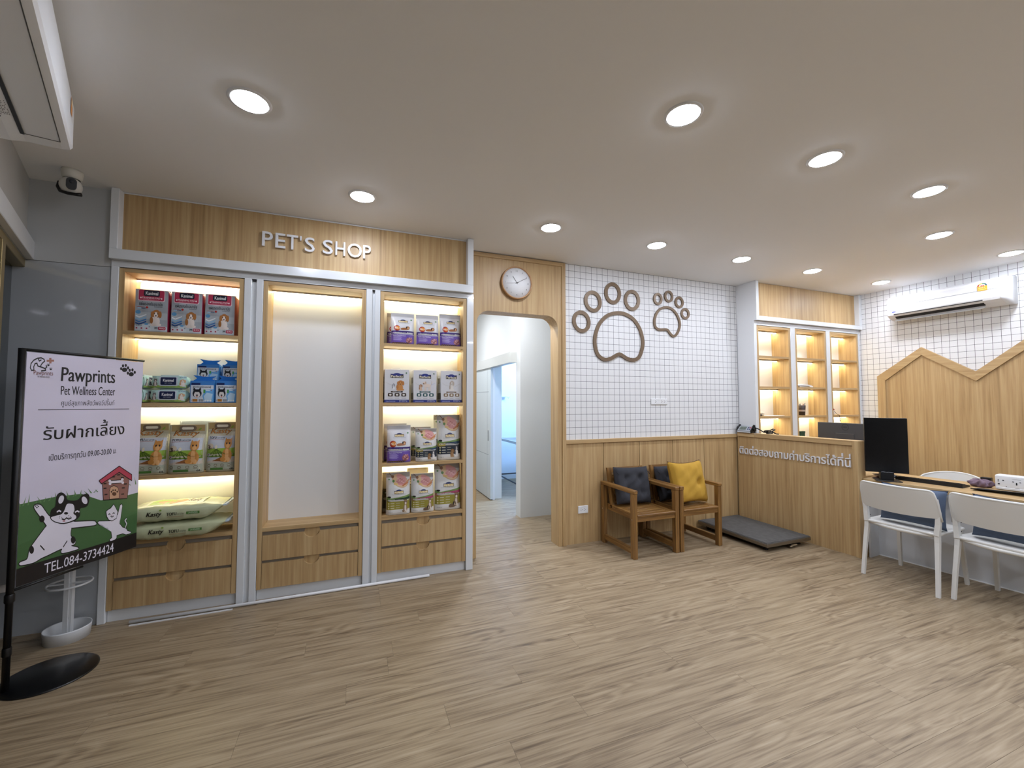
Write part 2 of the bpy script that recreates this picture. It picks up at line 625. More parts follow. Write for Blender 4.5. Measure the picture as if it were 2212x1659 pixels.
# left end of the back wall: glossy tile
wt = tag(obj('wall_back_end', G().box(-2.3, -1.48, 3.372, 3.60, 0, H), M('C2C3C0', 0.6)), 'grey painted wall strip beside the shop shelving', 'wall', kind='structure')
TILE = M('B4B8BB', 0.06, 0, 0.5, 0.4, 'polished_grey_tile')
bx('tile', wt, TILE, -2.1, -1.484, 3.36, 3.372, 0.0, 2.247)
bx('tile', wt, M('BFC1C1', 0.25), -2.1, -1.484, 3.36, 3.372, 2.250, H)

# slanting shop front on the other side
AX = Vector((0.3717, -0.9283, 0)); NX = Vector((0.9283, 0.3717, 0)); LO = Vector((-1.90, 3.36, 0))
LROT = (0, 0, math.atan2(AX.y, AX.x))       # local x runs along the shop front, local y into the room


def lthing(name, label, cat, u=0.0, kind=None):
    return thing(name, label, cat, LO + AX * u, LROT, kind=kind)


wl = tag(obj('wall_left', G().box(-0.3, 7.0, -0.14, 0.0, 2.25, H), M('B9B7B0', 0.7), None, LO, LROT), 'painted wall above the glazed shop front', 'wall', kind='structure')
tag(obj('trim_1', G().box(-0.045, 6.9, 0.0, 0.036, 2.253, 2.363, 0.003), M('D6D6D4', 0.3), None, LO, LROT), 'white ledge running above the glazed shop front', 'trim', kind='structure')
dr = lthing('door_1', 'glazed shop-front door in champagne-coloured metal frame', 'door', kind='structure')


def lb(name, parent, mat, a0, a1, b0, b1, z0, z1, bev=0.0):
    return obj(name, G().box(a0, a1, b0, b1, z0, z1, bev), mat, parent)


lb('door_frame', dr, GOLD, -0.19, -0.11, -0.10, 0.0, 0, 2.245, 0.003)
lb('door_frame', dr, GOLD, -0.11, 3.2, -0.10, 0.0, 2.20, 2.247, 0.003)
lb('door_stile', dr, GOLD, -0.11, -0.075, -0.075, -0.03, 0, 2.20, 0.002)
lb('door_stile', dr, GOLD, 0.53, 0.60, -0.085, 0.005, 0, 2.20, 0.002)
lb('door_stile', dr, GOLD, 1.55, 1.62, -0.085, 0.005, 0, 2.20, 0.002)
lb('glass_pane', dr, GLASS, -0.075, 0.53, -0.06, -0.052, 0.0, 2.20)
lb('glass_pane', dr, GLASS, 0.60, 1.55, -0.06, -0.052, 0.0, 2.20)
lb('glass_pane', dr, GLASS, 1.62, 6.8, -0.06, -0.052, 0.0, 2.25)
lk = obj('lock', G().lathe([(0.0, -0.01), (0.02, -0.01), (0.02, 0.03), (0.012, 0.045), (0.0, 0.045)], (0.302, 0.0, 0.374), 14, 0, 'y').box(0.29, 0.31, -0.05, 0.0, 0.36, 0.39), PLASTIC, dr)

# doorway portal
def arch(x0, x1, zt, r, n=10):
    pts = [(x1, 0.0)]
    for k in range(n + 1):
        a = PI / 2 * k / n
        pts.append((x1 - r + r * math.cos(a), zt - r + r * math.sin(a)))
    for k in range(n + 1):
        a = PI / 2 + PI / 2 * k / n
        pts.append((x0 + r + r * math.cos(a), zt - r + r * math.sin(a)))
    pts.append((x0, 0.0))
    return pts


portal = thing('trim_2', 'oak-clad doorway surround with rounded upper corners', 'doorway', (1.4, 3.58, 0), kind='structure')
po = [(0.93, 0.0), (0.93, 2.735), (1.872, 2.735), (1.872, 0.0)] + arch(1.008, 1.826, 2.213, 0.115)
obj('cladding', G().prism([(x - 1.4, z) for x, z in po], 'y', -0.012, 0.02), OAK_Z, portal)
ji, jo = arch(1.008, 1.826, 2.213, 0.115), arch(0.988, 1.844, 2.233, 0.135)
obj('jamb_lining', G().prism([(x - 1.4, z) for x, z in ji + jo[::-1]], 'y', 0.02, 0.150), OAK_Z, portal)
bx('edge_moulding', portal, OAK_Z, 1.868, 1.908, 3.556, 3.60, 0, 2.745, 0.002)
bx('edge_moulding', portal, OAK_X, 0.93, 1.868, 3.556, 3.60, 2.708, 2.745, 0.002)

# corridor and the room beyond
HW = M('D9DAD6', 0.35, name='corridor_wall_gloss')
tag(obj('wall_corridor_side', G().box(1.845, 1.965, 4.596, 4.74, 0, H).box(1.845, 1.965, 4.74, 5.62, 1.90, H).box(1.845, 1.965, 5.62, 8.0, 0, H)
        .box(1.965, 3.6, 4.596, 4.70, 0, H), HW), 'pale corridor walls around a sliding door', 'wall', kind='structure')
tag(obj('wall_corridor_end', G().box(0.2, 1.845, 7.6, 7.72, 0, H).box(0.2, 0.32, 3.73, 7.6, 0, H), PAINT), 'pale wall closing the corridor', 'wall', kind='structure')
tag(obj('wall_far_room', G().box(1.965, 4.5, 7.0, 7.1, 0, H).box(4.2, 4.3, 4.7, 7.0, 0, H), M('DFE6EC', 0.5)), 'cool white walls of the treatment room', 'wall', kind='structure')
tag(obj('baseboard_far_room', G().box(1.965, 4.2, 6.985, 7.0, 0, 0.09), WHITE), 'white skirting in the treatment room', 'baseboard', kind='structure')
sd = thing('door_2', 'white sliding door hung on the corridor wall', 'door', (1.80, 6.1, 0), kind='structure')
bx('door_leaf', sd, M('C9D0D0', 0.35), 1.776, 1.812, 5.555, 6.75, 0.012, 1.90, 0.002)
for z in (0.62, 1.52):
    bx('door_groove', sd, M('7F8788', 0.6), 1.7750, 1.7765, 5.64, 6.7, z, z + 0.006)
bx('door_groove', sd, M('A6ADAE', 0.6), 1.7750, 1.7765, 5.705, 5.712, 0.012, 1.90)
bx('pull_recess', sd, M('23282A', 0.4), 1.7735, 1.7765, 5.655, 5.675, 0.82, 0.97)
bx('door_jamb', sd, WHITE, 1.812, 1.845, 5.56, 5.62, 0, 1.9)
bx('bottom_seal', sd, BLACK, 1.780, 1.808, 5.56, 6.74, 0.002, 0.012)
bx('track_cover', sd, M('C4C4BD', 0.45), 1.755, 1.845, 4.72, 6.95, 1.862, 1.995, 0.002)

# ------------------------------------------------------------------ ceiling lamps
DISC = emitter('lamp_diffuser', 'E8EFFF', LAMP)


def downlight(x, y, label, mat=None, group='round recessed ceiling lights'):
    t = thing('ceiling_light', label, 'ceiling light', (x, y, H), group=group)
    obj('trim_ring', G().lathe([(0.074, -0.006), (0.086, -0.006), (0.089, 0.0)], (0, 0, 0), 32), PLASTIC, t)
    obj('diffuser', G().lathe([(0.0, -0.013), (0.04, -0.012), (0.066, -0.009), (0.074, -0.005), (0.074, 0.0)], (0, 0, 0), 32), mat or DISC, t)
    return t


for x, y, lab in ((0.017, 2.872, 'round ceiling light over the shop shelving'), (1.413, 2.872, 'round ceiling light before the doorway clock'),
                  (2.442, 2.872, 'round ceiling light before the large paw decoration'), (3.450, 2.872, 'round ceiling light before the small paw decoration'),
                  (4.453, 2.872, 'round ceiling light before the reception shelving header'), (5.62, 2.872, 'round ceiling light in the corner by the white air conditioner'),
                  (-0.475, 2.125, 'single round ceiling light set between shop sign and banner'),
                  (1.44, 1.495, 'round ceiling light in the middle row, in line with the clock'), (2.455, 1.495, 'round ceiling light in the middle row, in line with the large paw'),
                  (3.47, 1.495, 'round ceiling light in the middle row, in line with the small paw'),
                  (4.465, 1.872, 'round ceiling light above the reception desk chairs'), (5.635, 1.872, 'round ceiling light beside the energy sticker end of the air conditioner')):
    downlight(x, y, lab)
for x in (1.44, 2.455, 3.47, 4.465, 5.635):
    for y in (0.1, -1.3, -2.5):
        if not (x > 3 and y > 0 and x < 4.2 and False):
            downlight(x, y, 'round ceiling light over the open waiting floor', group='ceiling lights over the waiting floor')
CORR = emitter('corridor_lamp', 'EEF3FF', LAMP * 3.2)
downlight(1.30, 4.12, 'round corridor ceiling light just behind the doorway', CORR, 'corridor lights')
downlight(1.00, 5.75, 'round corridor ceiling light opposite the sliding door', CORR, 'corridor lights')
pl = thing('ceiling_panel_light', 'cool white light panel in the treatment room', 'ceiling light', (3.0, 5.9, H))
obj('frame', G().box(-0.33, 0.33, -0.33, 0.33, -0.012, 0.0, 0.003), PLASTIC, pl)
obj('diffuser', G().box(-0.3, 0.3, -0.3, 0.3, -0.016, -0.012), emitter('cool_panel', '9CC6FF', 40.0), pl)

# ------------------------------------------------------------------ shop shelving
LED = emitter('shelf_led', 'FFF1C6', STRIP)
BACKP = M('ECEDEC', 0.14, 0, 0.5, 0.3, 'gloss_shelf_back')
YF, YK = 3.350, 3.556


def half_notch(x0, x1, z0, z1, r=0.05, n=12):
    c = (x0 + x1) / 2
    pts = [(x0, z0), (x1, z0), (x1, z1), (c + r, z1)]
    for k in range(1, n):
        a = -PI * k / n
        pts.append((c + r * math.cos(a), z1 + 0.82 * r * math.sin(a)))
    return pts + [(c - r, z1), (x0, z1)]


def bay(name, label, x0, x1, shelves, leds, yf=YF, yk=YK, ztop=2.247, zbot=0.075, drawers=True, th=0.028, group=None, led_d=0.035):
    t = thing(name, label, 'shelf unit', ((x0 + x1) / 2, (yf + yk) / 2, 0), group=group)
    bx('side_panel', t, OAK_Z, x0, x0 + th, yf, yk, zbot, ztop)
    bx('side_panel', t, OAK_Z, x1 - th, x1, yf, yk, zbot, ztop)
    bx('top_panel', t, OAK_X, x0 + th, x1 - th, yf, yk, ztop - 0.025, ztop)
    bx('back_panel', t, BACKP, x0, x1, yk, yk + 0.02, zbot, ztop)
    low = 0.497 if drawers else shelves[-1]
    for z in shelves:
        bx('shelf', t, OAK_X, x0 + th, x1 - th, yf, yk, z - 0.023, z)
    if drawers:
        bx('shelf', t, OAK_X, x0 + th, x1 - th, yf, yk, 0.470, 0.497)
        bx('drawer_carcass', t, M('8A8276', 0.5), x0 + th, x1 - th, yf + 0.018, yk, zbot, 0.470)
        for z0, z1 in ((0.272, 0.442), (0.078, 0.251)):
            cx, cz = (x0 + x1) / 2, z0
            d = obj('drawer', G().prism([(x - cx, z - cz) for x, z in half_notch(x0 + th + 0.003, x1 - th - 0.003, z0, z1)], 'y', -0.009, 0.009), OAK_Z, t,
                    Vector((cx, yf + 0.009, cz)) - t.location)
            obj('finger_recess', G().prism(ell(0, 0, 0.052, 0.044), 'y', 0.0, 0.003), OAK_Z, d, (0, 0.0055, z1 - cz))
        bx('plinth', t, GLOSS, x0, x1, yf + 0.02, yk, 0.0, zbot)
    for z in leds:
        s = bx('led_strip', t, WHITE, x0 + th, x1 - th, yk - led_d - 0.014, yk - 0.012, z - 0.010, z)
        bx('led_diffuser', s, LED, x0 + th + 0.001, x1 - th - 0.001, yk - led_d - 0.012, yk - 0.016, z - 0.0125, z - 0.010)
    return t


SH = [1.842, 1.374, 0.900]
LEDZ = [2.222, 1.819, 1.351, 0.877]
G1 = 'oak display bays of the pet shop'
bay('display_bay', 'oak display bay holding training pads, wipes and cat litter', -1.443, -0.752, SH, LEDZ, group=G1)
bay('display_bay', 'tall empty oak display bay without shelves above two drawers', -0.632, 0.058, [], LEDZ[:1], group=G1)
bay('display_bay', 'oak display bay holding dog and cat food bags, beside the doorway', 0.166, 0.857, SH, LEDZ, group=G1)

sur = thing('shelf_surround', 'glossy white laminate framework around the three display bays', 'cabinet frame', (-0.3, 3.45, 0))
for a, c in ((-1.484, -1.445), (-0.750, -0.706), (-0.676, -0.634), (0.060, 0.104), (0.124, 0.164), (0.859, 0.917)):
    bx('stile', sur, GLOSS, a, c, YF - 0.006, 3.595, 0, 2.252, 0.002)
for a, c in ((-0.706, -0.676), (0.104, 0.124)):
    bx('channel_strip', sur, GLOSS, a, c, YF + 0.012, YF + 0.03, 0, 2.244)
    bx('channel_end', sur, BLACK, a + 0.004, c - 0.004, YF + 0.002, YF + 0.012, 2.236, 2.246)
bx('header', sur, GLOSS, -1.484, 0.917, YF - 0.004, 3.595, 2.252, 2.292)
val = thing('valance_box', 'white-framed oak valance above the shop shelving', 'valance', (-0.3, 3.45, 2.293))
bx('oak_panel', val, OAK_Z, -1.442, 0.856, 3.366, 3.40, 2.358, H - 0.004)
bx('bottom_rail', val, GLOSS, -1.484, 0.905, 3.308, 3.60, 2.293, 2.358, 0.002)
bx('end_rail', val, GLOSS, -1.484, -1.442, 3.308, 3.60, 2.358, H - 0.002, 0.002)
bx('end_rail', val, GLOSS, 0.856, 0.905, 3.308, 3.60, 2.358, H - 0.002, 0.002)
bx('top_rail', val, WHITE, -1.442, 0.856, 3.360, 3.368, H - 0.010, H - 0.002)


def raised(v, f, depth, place):
    """Flat glyph faces pushed out to letters with depth; place(x, y, d) gives the world point."""
    cnt = {}
    for q in f:
        for i in range(len(q)):
            e = (q[i], q[(i + 1) % len(q)])
            cnt[e] = cnt.get(e, 0) + 1
    g = G()
    n = len(v)
    pts = [place(x, y, 0) for x, y in v] + [place(x, y, depth) for x, y in v]
    ff = [list(q) for q in f] + [[i + n for i in q] for q in f]
    ff += [[a, c, c + n, a + n] for (a, c) in cnt if (c, a) not in cnt]
    return g.add(pts, ff)


sign = thing('shop_sign', "raised white PET'S SHOP lettering on the oak valance", 'sign', (-0.305, 3.366, 2.49))
LET = M('E4E4E6', 0.25, name='acrylic_white')
for ch, a, c, z0, z1 in (('P', -0.650, -0.583, 2.500, 2.606), ('E', -0.566, -0.502, 2.498, 2.605), ('T', -0.494, -0.420, 2.497, 2.604), ("'", -0.408, -0.396, 2.570, 2.604),
                         ('S', -0.375, -0.308, 2.494, 2.602), ('S', -0.254, -0.183, 2.494, 2.600), ('H', -0.166, -0.097, 2.494, 2.599), ('O', -0.080, 0.032 - 0.010, 2.492, 2.599), ('P', 0.036 - 0.004, 0.098 - 0.010, 2.493, 2.597)):
    v, f = text_fit(ch, a, z0, c, z1, fat=0.005)
    obj('letter', raised(v, f, 0.014, lambda x, y, d: (x + 0.305, -0.006 - d, y - 2.49)), LET, sign)

# white conduit tube lying in front of the plinths
tag(obj('conduit_tube', G().tube([(-0.93, 0, 0), (0.93, 0, 0)], 0.0105, 10), PLASTIC, None, (-0.37, 3.31, 0.0108), (0, 0, 0.0215)), 'long white plastic conduit lying on the floor along the plinths', 'pipe')
tag(obj('conduit_offcut', G().box(-0.27, 0.27, -0.005, 0.005, 0, 0.006), PLASTIC, None, (-1.02, 3.268, 0.0), (0, 0, 0.02)), 'thin flat white trunking strip on the floor beside the conduit', 'strip')

# ------------------------------------------------------------------ packets
def bag_shape(w, h, d, top=0.86, power=6.0, lean=0.0, crinkle=0.0015, seed=0, taper=0.02):
    ph = [random.Random(seed + k).uniform(0, 6.28) for k in range(6)]

    def depth(v):
        if v < 0.06:
            return d * (0.82 + 3.0 * v)
        if v < 0.35:
            return d
        t = (v - 0.35) / (top - 0.35)
        return d * (1 - t * t) + 0.006 if t < 1 else 0.006

    def front(u, v, off=0.0, sgn=-1):
        s = 2 * u - 1
        x = s * w / 2 * (1 - taper * math.sin(PI * min(v / top, 1)))
        k = (1 - abs(s) ** power)
        y = sgn * (depth(v) / 2 * (0.25 + 0.75 * k)) if abs(s) < 0.9999 else sgn * depth(v) / 2 * 0.25
        y += crinkle * (math.sin(9 * u + 7 * v + ph[0]) + math.sin(13 * v - 6 * u + ph[1]) * 0.6)
        z = v * h
        return Vector((x, y + sgn * off + lean * z, z))
    return front


def bag_mesh(front, nu=16, nv=20):
    def loop(t, v):
        k = t * 2 * nu
        if k <= nu:
            return front(k / nu, v, 0, -1)
        return front((2 * nu - k) / nu, v, 0, 1)
    g = G().grid(lambda u, v: loop(u, v), 2 * nu, nv, True)
    n = 2 * nu
    g.f.append(list(range(n))); g.mi.append(0); g.sm.append(False)
    o = nv * n
    for i in range(nu):
        a, c = o + i, o + i + 1
        e, q = o + (n - i) % n, o + (n - i - 1) % n
        f = [a, c, q, e]
        f = [z for k, z in enumerate(f) if z not in f[:k]]
        if len(f) > 2:
            g.f.append(f); g.mi.append(0); g.sm.append(False)
    return g


def bag(name, label, cat, x0, x1, z, h, yfront, d, col, pr, lean=0.06, top=0.86, seed=0, group=None, rough=0.35, power=6.0, rotz=0.0, side=None):
    w = x1 - x0
    t = thing(name, label, cat, ((x0 + x1) / 2, yfront + d / 2, z + 0.0012), (0, 0, rotz), group)
    fr = bag_shape(w, h, d, top, power, lean, seed=seed)
    obj('pouch', bag_mesh(fr), M(col, rough), t)
    if pr:
        pr.build('printed_front', fr, t, 16, 20)
    return t, fr


# --- training pads
def pr_pads(kind):
    P = Print()
    P.p(rect(.01, .03, .99, .985), 'A3A8AE')
    P.p(rect(.01, .30, .99, .46), 'B4BABE').p([(.01, .03), (.99, .03), (.99, .13), (.5, .20), (.01, .16)], 'C9D3DA')
    P.p(rrect(.08, .73, .90, .99, .05, .03), 'E9C9D0').p(rrect(.10, .745, .88, .99, .05, .03), 'B02A4C')
    P.p(rrect(.25, .845, .74, .985, .05, .03), '161A2E').t('Kanimal', .31, .875, .69, .955, 'F2F2F2', .02)
    P.t('TRAINING PAD', .20, .785, .76, .825, 'F2DCE2', .01).t('FOR PUPPIES AND ADULT DOGS', .24, .758, .72, .773, 'E2AFBB')
    P.p(ell(.17, .80, .025, .018), 'F2DCE2').p(ell(.80, .80, .025, .018), 'F2DCE2')
    P.t('\u0e41\u0e1c\u0e48\u0e19\u0e23\u0e2d\u0e07\u0e0b\u0e31\u0e1a\u0e2d\u0e19\u0e32\u0e21\u0e31\u0e22', .13, .625, .84, .715, '22242C', .01)
    P.t('\u0e2a\u0e33\u0e2b\u0e23\u0e31\u0e1a\u0e2a\u0e31\u0e15\u0e27\u0e4c\u0e40\u0e25\u0e35\u0e49\u0e22\u0e07', .58, .588, .84, .622, '33353D')
    P.p(rect(.05, .578, .30, .586), 'B0453E').p(rect(.08, .54, .18, .57), '9CC3DC').t('Gel', .20, .54, .32, .572, '2A5E8C', .02).p(ell(.37, .575, .04, .026), 'B7312B')
    P.p(ell(.10, .46, .08, .045), '5A93BD')
    for k, c in enumerate(('E4EBF0', '8FBBDA', '3C78B4', '24508E')):
        y = .36 - k * .055
        P.p([(.03, y), (.14, y - .035), (.36, y + .035), (.36, y + .065), (.14, y - .005), (.03, y + .03)], c)
    P.p(ell(.36, .185, .06, .02), '5DA0D0')
    P.t('2X LAYERS', .05, .165, .24, .19, '2A2C34').t('EXTRA GEL', .05, .13, .24, .155, '2A2C34')
    pets(P, 'sit', .44, .14, .42, .40, 'E6DAD2', 'A96F3A')
    P.p(ell(.55, .535, .11, .04), 'E6DAD2') if False else None
    for k in range(3):
        P.p(ell(.07 + .15 * k, .085, .05, .03), 'D8C9CF').p(ell(.07 + .15 * k, .085, .025, .016), '9C3350')
    P.t('M', .62, .07, .70, .125, '2A2C34', .02).p(rrect(.72, .06, .95, .135, .03, .02), 'B02A4C').t('50 PCS', .75, .08, .92, .118, 'F4E4E8', .01)
    return P


def pads(x0, x1, z, h, label, side_mat):
    d = 0.13
    z += 0.001
    t = thing('training_pad_pack', label, 'packet', ((x0 + x1) / 2, 3.385 + d / 2, z), group='training pad packs on the top shelf')
    w = x1 - x0

    def fr(u, v, off=0.0):
        s = 2 * u - 1
        return Vector((s * w / 2 * 0.985, -d / 2 - off - 0.004 * math.cos(s * PI / 2) * math.sin(PI * v) + 0.0012 * math.sin(11 * u + 9 * v + z), v * h))
    g = G().box(-w / 2, w / 2, -d / 2 + 0.006, d / 2, 0, h, 0.010, 0, 2)
    obj('wrapper', g, side_mat, t)
    g = G().grid(lambda u, v: fr(u, v), 10, 12)
    obj('front_film', g, M('A3A8AE', 0.3), t)
    pr_pads(0).build('printed_front', fr, t, 10, 12)
    obj('end_seam', G().box(-w / 2 + 0.01, w / 2 - 0.01, -0.004, 0.004, h - 0.002, h + 0.012), M('C9CDD2', 0.3), t)


PINK = M('A32546', 0.3)
pads(-1.372, -1.194, 1.842, 0.283, 'training pad pack standing next to the end panel of its bay', PINK)
pads(-1.178, -1.003, 1.842, 0.283, 'training pad pack between two others of its kind', PINK)
pads(-0.988, -0.812, 1.842, 0.285, 'training pad pack with its salmon-coloured side showing', M('C76E58', 0.4))

# --- wet wipes
def wipes(x, y, z, label, w=0.205, h=0.088, d=0.10, rotz=0.0):
    t = thing('wet_wipe_pack', label, 'packet', (x, y, z), (0, 0, rotz), 'pet wipe packs on the second shelf')

    def fr(u, v, off=0.0):
        s = 2 * u - 1
        return Vector((s * w / 2, -d / 2 * (1 - 0.35 * abs(s) ** 5) - off - 0.006 * math.sin(PI * v), 0.002 + v * h))

    def shell(u, v):
        a = 2 * PI * u
        s = 2 * v - 1
        k = max(0.06, (1 - abs(s) ** 7)) if abs(s) < 1 else 0.06
        ca, sa = math.cos(a), math.sin(a)
        yy = math.copysign(abs(ca) ** 0.45, ca) * d / 2 * (0.4 + 0.6 * k)
        zz = h / 2 + math.copysign(abs(sa) ** 0.45, sa) * h / 2 * k
        return (s * w / 2 * 1.06, yy, zz)
    obj('wrapper', G().grid(shell, 20, 16, True), M('A9CFC6', 0.3), t)
    P = Print()
    P.p(rect(.04, .06, .96, .94), 'B9DAD3').p([(.04, .06), (.96, .06), (.96, .28), (.7, .2), (.4, .26), (.04, .2)], '9CBF5E')
    P.p(rrect(.24, .18, .74, .90, .04, .08), 'C9D3DC').p(rrect(.28, .26, .70, .84, .03, .06), '1A2348')
    P.t('Kanimal', .35, .50, .63, .72, 'F4F4F6', .02).t('PET WIPES', .39, .36, .59, .43, 'C8CEDC')
    P.t('ANTI-BACTERIA', .28, .09, .68, .15, '2F4438')
    pets(P, 'cat', .05, .16, .18, .60, 'E9E2DC', '8E8A88'); pets(P, 'sit', .77, .16, .20, .55, 'EDE6DE', 'C9A27C')
    P.t('SOFT & CLEAN', .78, .80, .95, .90, '2A4C92')
    P.build('printed_front', fr, t)
    lid = obj('flip_lid', G().prism(rrect(-0.055, -0.034, 0.055, 0.034, 0.012), 'z', h - 0.002, h + 0.004), M('CBD6DC', 0.3), t)


wipes(-1.180, 3.440, 1.375, 'pet wipe pack at the foot of the front stack')
wipes(-1.176, 3.440, 1.469, 'pet wipe pack lying on top of the front stack')
wipes(-1.350, 3.465, 1.375, 'pet wipe pack turned endwise beneath another, behind the front stack', 0.15, 0.088, 0.095, 1.50)
wipes(-1.350, 3.465, 1.469, 'pet wipe pack turned endwise on top, behind the front stack', 0.15, 0.088, 0.095, 1.52)


# --- male dog wraps
def wraps(x0, x1, y, z, h, label, tab=True):
    w, d = x1 - x0, 0.078
    t = thing('dog_wrap_bag', label, 'packet', ((x0 + x1) / 2, y + d / 2, z), group='blue dog diaper bags on the second shelf')

    def fr(u, v, off=0.0):
        s = 2 * u - 1
        return Vector((s * w / 2 * 0.98, -d / 2 - off - 0.005 * math.sin(PI * v) * math.cos(s * PI / 2), v * h))
    BL = M('3F82C8', 0.25)
    obj('wrapper', G().box(-w / 2, w / 2, -d / 2, d / 2, 0, h, 0.010, 0, 2), BL, t)
    obj('front_film', G().grid(lambda u, v: fr(u, v), 6, 6), BL, t)
    tuft = [(-w / 2, h - 0.004), (-w * .3, h + 0.018), (-w * .46, h + 0.040), (-w * .1, h + 0.032), (w * .12, h + 0.030), (w * .48, h + 0.034), (w * .30, h + 0.016), (w / 2, h - 0.004)]
    if tab: obj('carry_tab', G().prism(tuft, 'y', -0.003, 0.003), M('2E74C4', 0.22), t)
    P = Print()
    P.p(rect(.02, .02, .98, .98), '3D7FC6').p(rect(.03, .03, .97, .80), 'D3DCE6')
    P.p([(.97, .03), (.97, .62), (.62, .58), (.52, .30), (.60, .03)], '6FB0E4').p([(.62, .06), (.88, .06), (.94, .40), (.70, .46), (.58, .30)], 'BFDDF2')
    P.p(rect(.05, .80, .42, .90), '1A2A5C').t('\u0e2a\u0e33\u0e2b\u0e23\u0e31\u0e1a\u0e2a\u0e38\u0e19\u0e31\u0e02\u0e40\u0e1e\u0e28\u0e1c\u0e39\u0e49', .12, .66, .86, .77, '20242C', .01)
    P.p(ell(.30, .42, .19, .19), '23262C').p([(.13, .55), (.16, .70), (.26, .58)], '23262C').p([(.34, .58), (.44, .70), (.47, .55)], '23262C')
    P.p(ell(.30, .36, .13, .13), 'E6E2DE').p(ell(.24, .46, .04, .03), 'E6E2DE').p(ell(.36, .46, .04, .03), 'E6E2DE').p(ell(.30, .34, .04, .03), '151515').p(ell(.30, .27, .03, .03), 'C9756E')
    P.p(rect(.56, .44, .64, .60), '4FA257').p(rect(.66, .54, .82, .575), 'E8F0F6').p(ell(.88, .56, .02, .02), 'C23A36')
    P.p(rect(.11, .05, .32, .17), 'C58A43').t('S', .04, .06, .09, .14, '2A2C34').t('12 pcs', .13, .08, .30, .14, '4A2E14')
    for k in range(9): P.p(rect(.37 + .022 * k, .05, .37 + .022 * k + (.012 if k % 3 else .006), .16), '2A2C30')
    for k in range(3): P.p(ell(.64 + .11 * k, .09, .04, .04), 'F0F4F8')
    P.build('printed_front', fr, t, 6, 6)


wraps(-1.058, -0.917, 3.382, 1.375, 0.150, 'blue dog diaper bag in the lower pair, next to the wipes')
wraps(-0.913, -0.786, 3.382, 1.375, 0.152, 'blue dog diaper bag in the lower pair, against the side panel')
wraps(-1.050, -0.916, 3.474, 1.530, 0.115, 'blue dog diaper bag in the upper pair with its carry tab standing up')
wraps(-0.900, -0.786, 3.474, 1.530, 0.115, 'blue dog diaper bag in the upper pair, against the side panel')
for xx, lab in ((-0.982, 'blue dog diaper bag mostly hidden, carrying the upper bag near the wipes'), (-0.842, 'blue dog diaper bag mostly hidden, carrying the upper bag near the side panel')):
    wraps(xx - 0.055, xx + 0.055, 3.474, 1.375, 0.151, lab, False)


# --- cat litter bags
def pr_litter(P=None):
    P = Print()
    P.p(rect(.01, .02, .99, .99), 'BFB9A0').p(rect(.05, .16, .95, .72), 'B9BDC4').p(rect(.04, .86, .96, .99), 'B39A66')
    P.p(rect(.03, .30, .97, .475), '8DAA3E').p([(.03, .30), (.97, .30), (.97, .36), (.5, .40), (.03, .35)], '6E8A34')
    for k in range(6):
        P.p([(.36, .47), (.375, .47), (.06 + .15 * k + .05, .30), (.06 + .15 * k, .30)], '4A6422')
    P.p(rect(.03, .03, .97, .20), 'A9AC98').p([(.03, .20), (.3, .26), (.55, .22), (.97, .26), (.97, .19), (.03, .19)], 'C8BBAA').p(rect(.20, .04, .62, .085), '4C7A36')
    P.t('Kasty', .11, .735, .82, .875, '5A3418', .035, .3).t('Kasty', .12, .74, .81, .868, 'C98B4C', .0, .3)
    P.p(ell(.83, .90, .05, .018, 14, 0, .5), '86A63C')
    P.t('TOFU', .10, .665, .34, .71, '2C2620', .03).t('CAT LITTER', .36, .668, .62, .69, '2C2620', .01).p(rect(.10, .645, .60, .651), 'A3583C')
    P.p(ell(.17, .52, .11, .055), 'C4B49C').t('3', .08, .455, .17, .535, '3A2C22', .03).t('in 1', .18, .46, .30, .50, '6A4A3A', .01).p(ell(.37, .50, .04, .04), 'D8CDB4')
    P.p(ell(.11, .345, .05, .03), 'B8C8D4').p(ell(.11, .345, .02, .014), 'B0302C').p([(.25, .22), (.55, .30), (.62, .26), (.58, .21)], '8E5B34')
    pets(P, 'cat', .52, .19, .44, .50, 'D9A56C', 'C08440')
    for k in range(4): P.many(stroke(ell(.15 + .22 * k, .135, .05, .022, 12), .010, True), '6A5A40').p(rect(.09 + .22 * k, .093, .21 + .22 * k, .100), '7A6E58')
    P.t('6L', .84, .035, .95, .075, '2C2620', .03)
    return P


def litter(x0, x1, y, z, h, label, seed, tip='CFC9B4', full=True):
    t, fr = bag('cat_litter_bag', label, 'bag', x0, x1, z, h, y, 0.105, 'C3BFA6', pr_litter() if full else None, 0.03, 0.80, seed, 'upright cat litter bags', 0.3)
    cz = h * 0.925
    yb = fr(.5, .93, 0).y

    def place(lst, dy0, dy1, mat, nm):
        obj(nm, G().prism(lst, 'y', yb - dy1, yb + dy0), mat, t)
    o_, i_ = rrect(-0.047, cz - 0.019, 0.047, cz + 0.019, 0.018), rrect(-0.034, cz - 0.009, 0.034, cz + 0.009, 0.008)
    n = len(o_)
    g = G()
    for dy in (-0.009, 0.012):
        g.add([(p[0], yb + dy, p[1]) for p in o_] + [(p[0], yb + dy, p[1]) for p in i_], [[k, (k + 1) % n, n + (k + 1) % n, n + k] for k in range(n)])
    g.add([(p[0], yb + dy, p[1]) for dy in (-0.009, 0.012) for p in o_], [[k, (k + 1) % n, n + (k + 1) % n, n + k] for k in range(n)])
    g.add([(p[0], yb + dy, p[1]) for dy in (-0.009, 0.012) for p in i_], [[k, (k + 1) % n, n + (k + 1) % n, n + k] for k in range(n)])
    obj('grip', g, M('7C6C58', 0.4), t)
    obj('grip_opening', G().prism(i_, 'y', yb - 0.0062, yb + 0.0092), M('F0E8D0', 0.5), t)


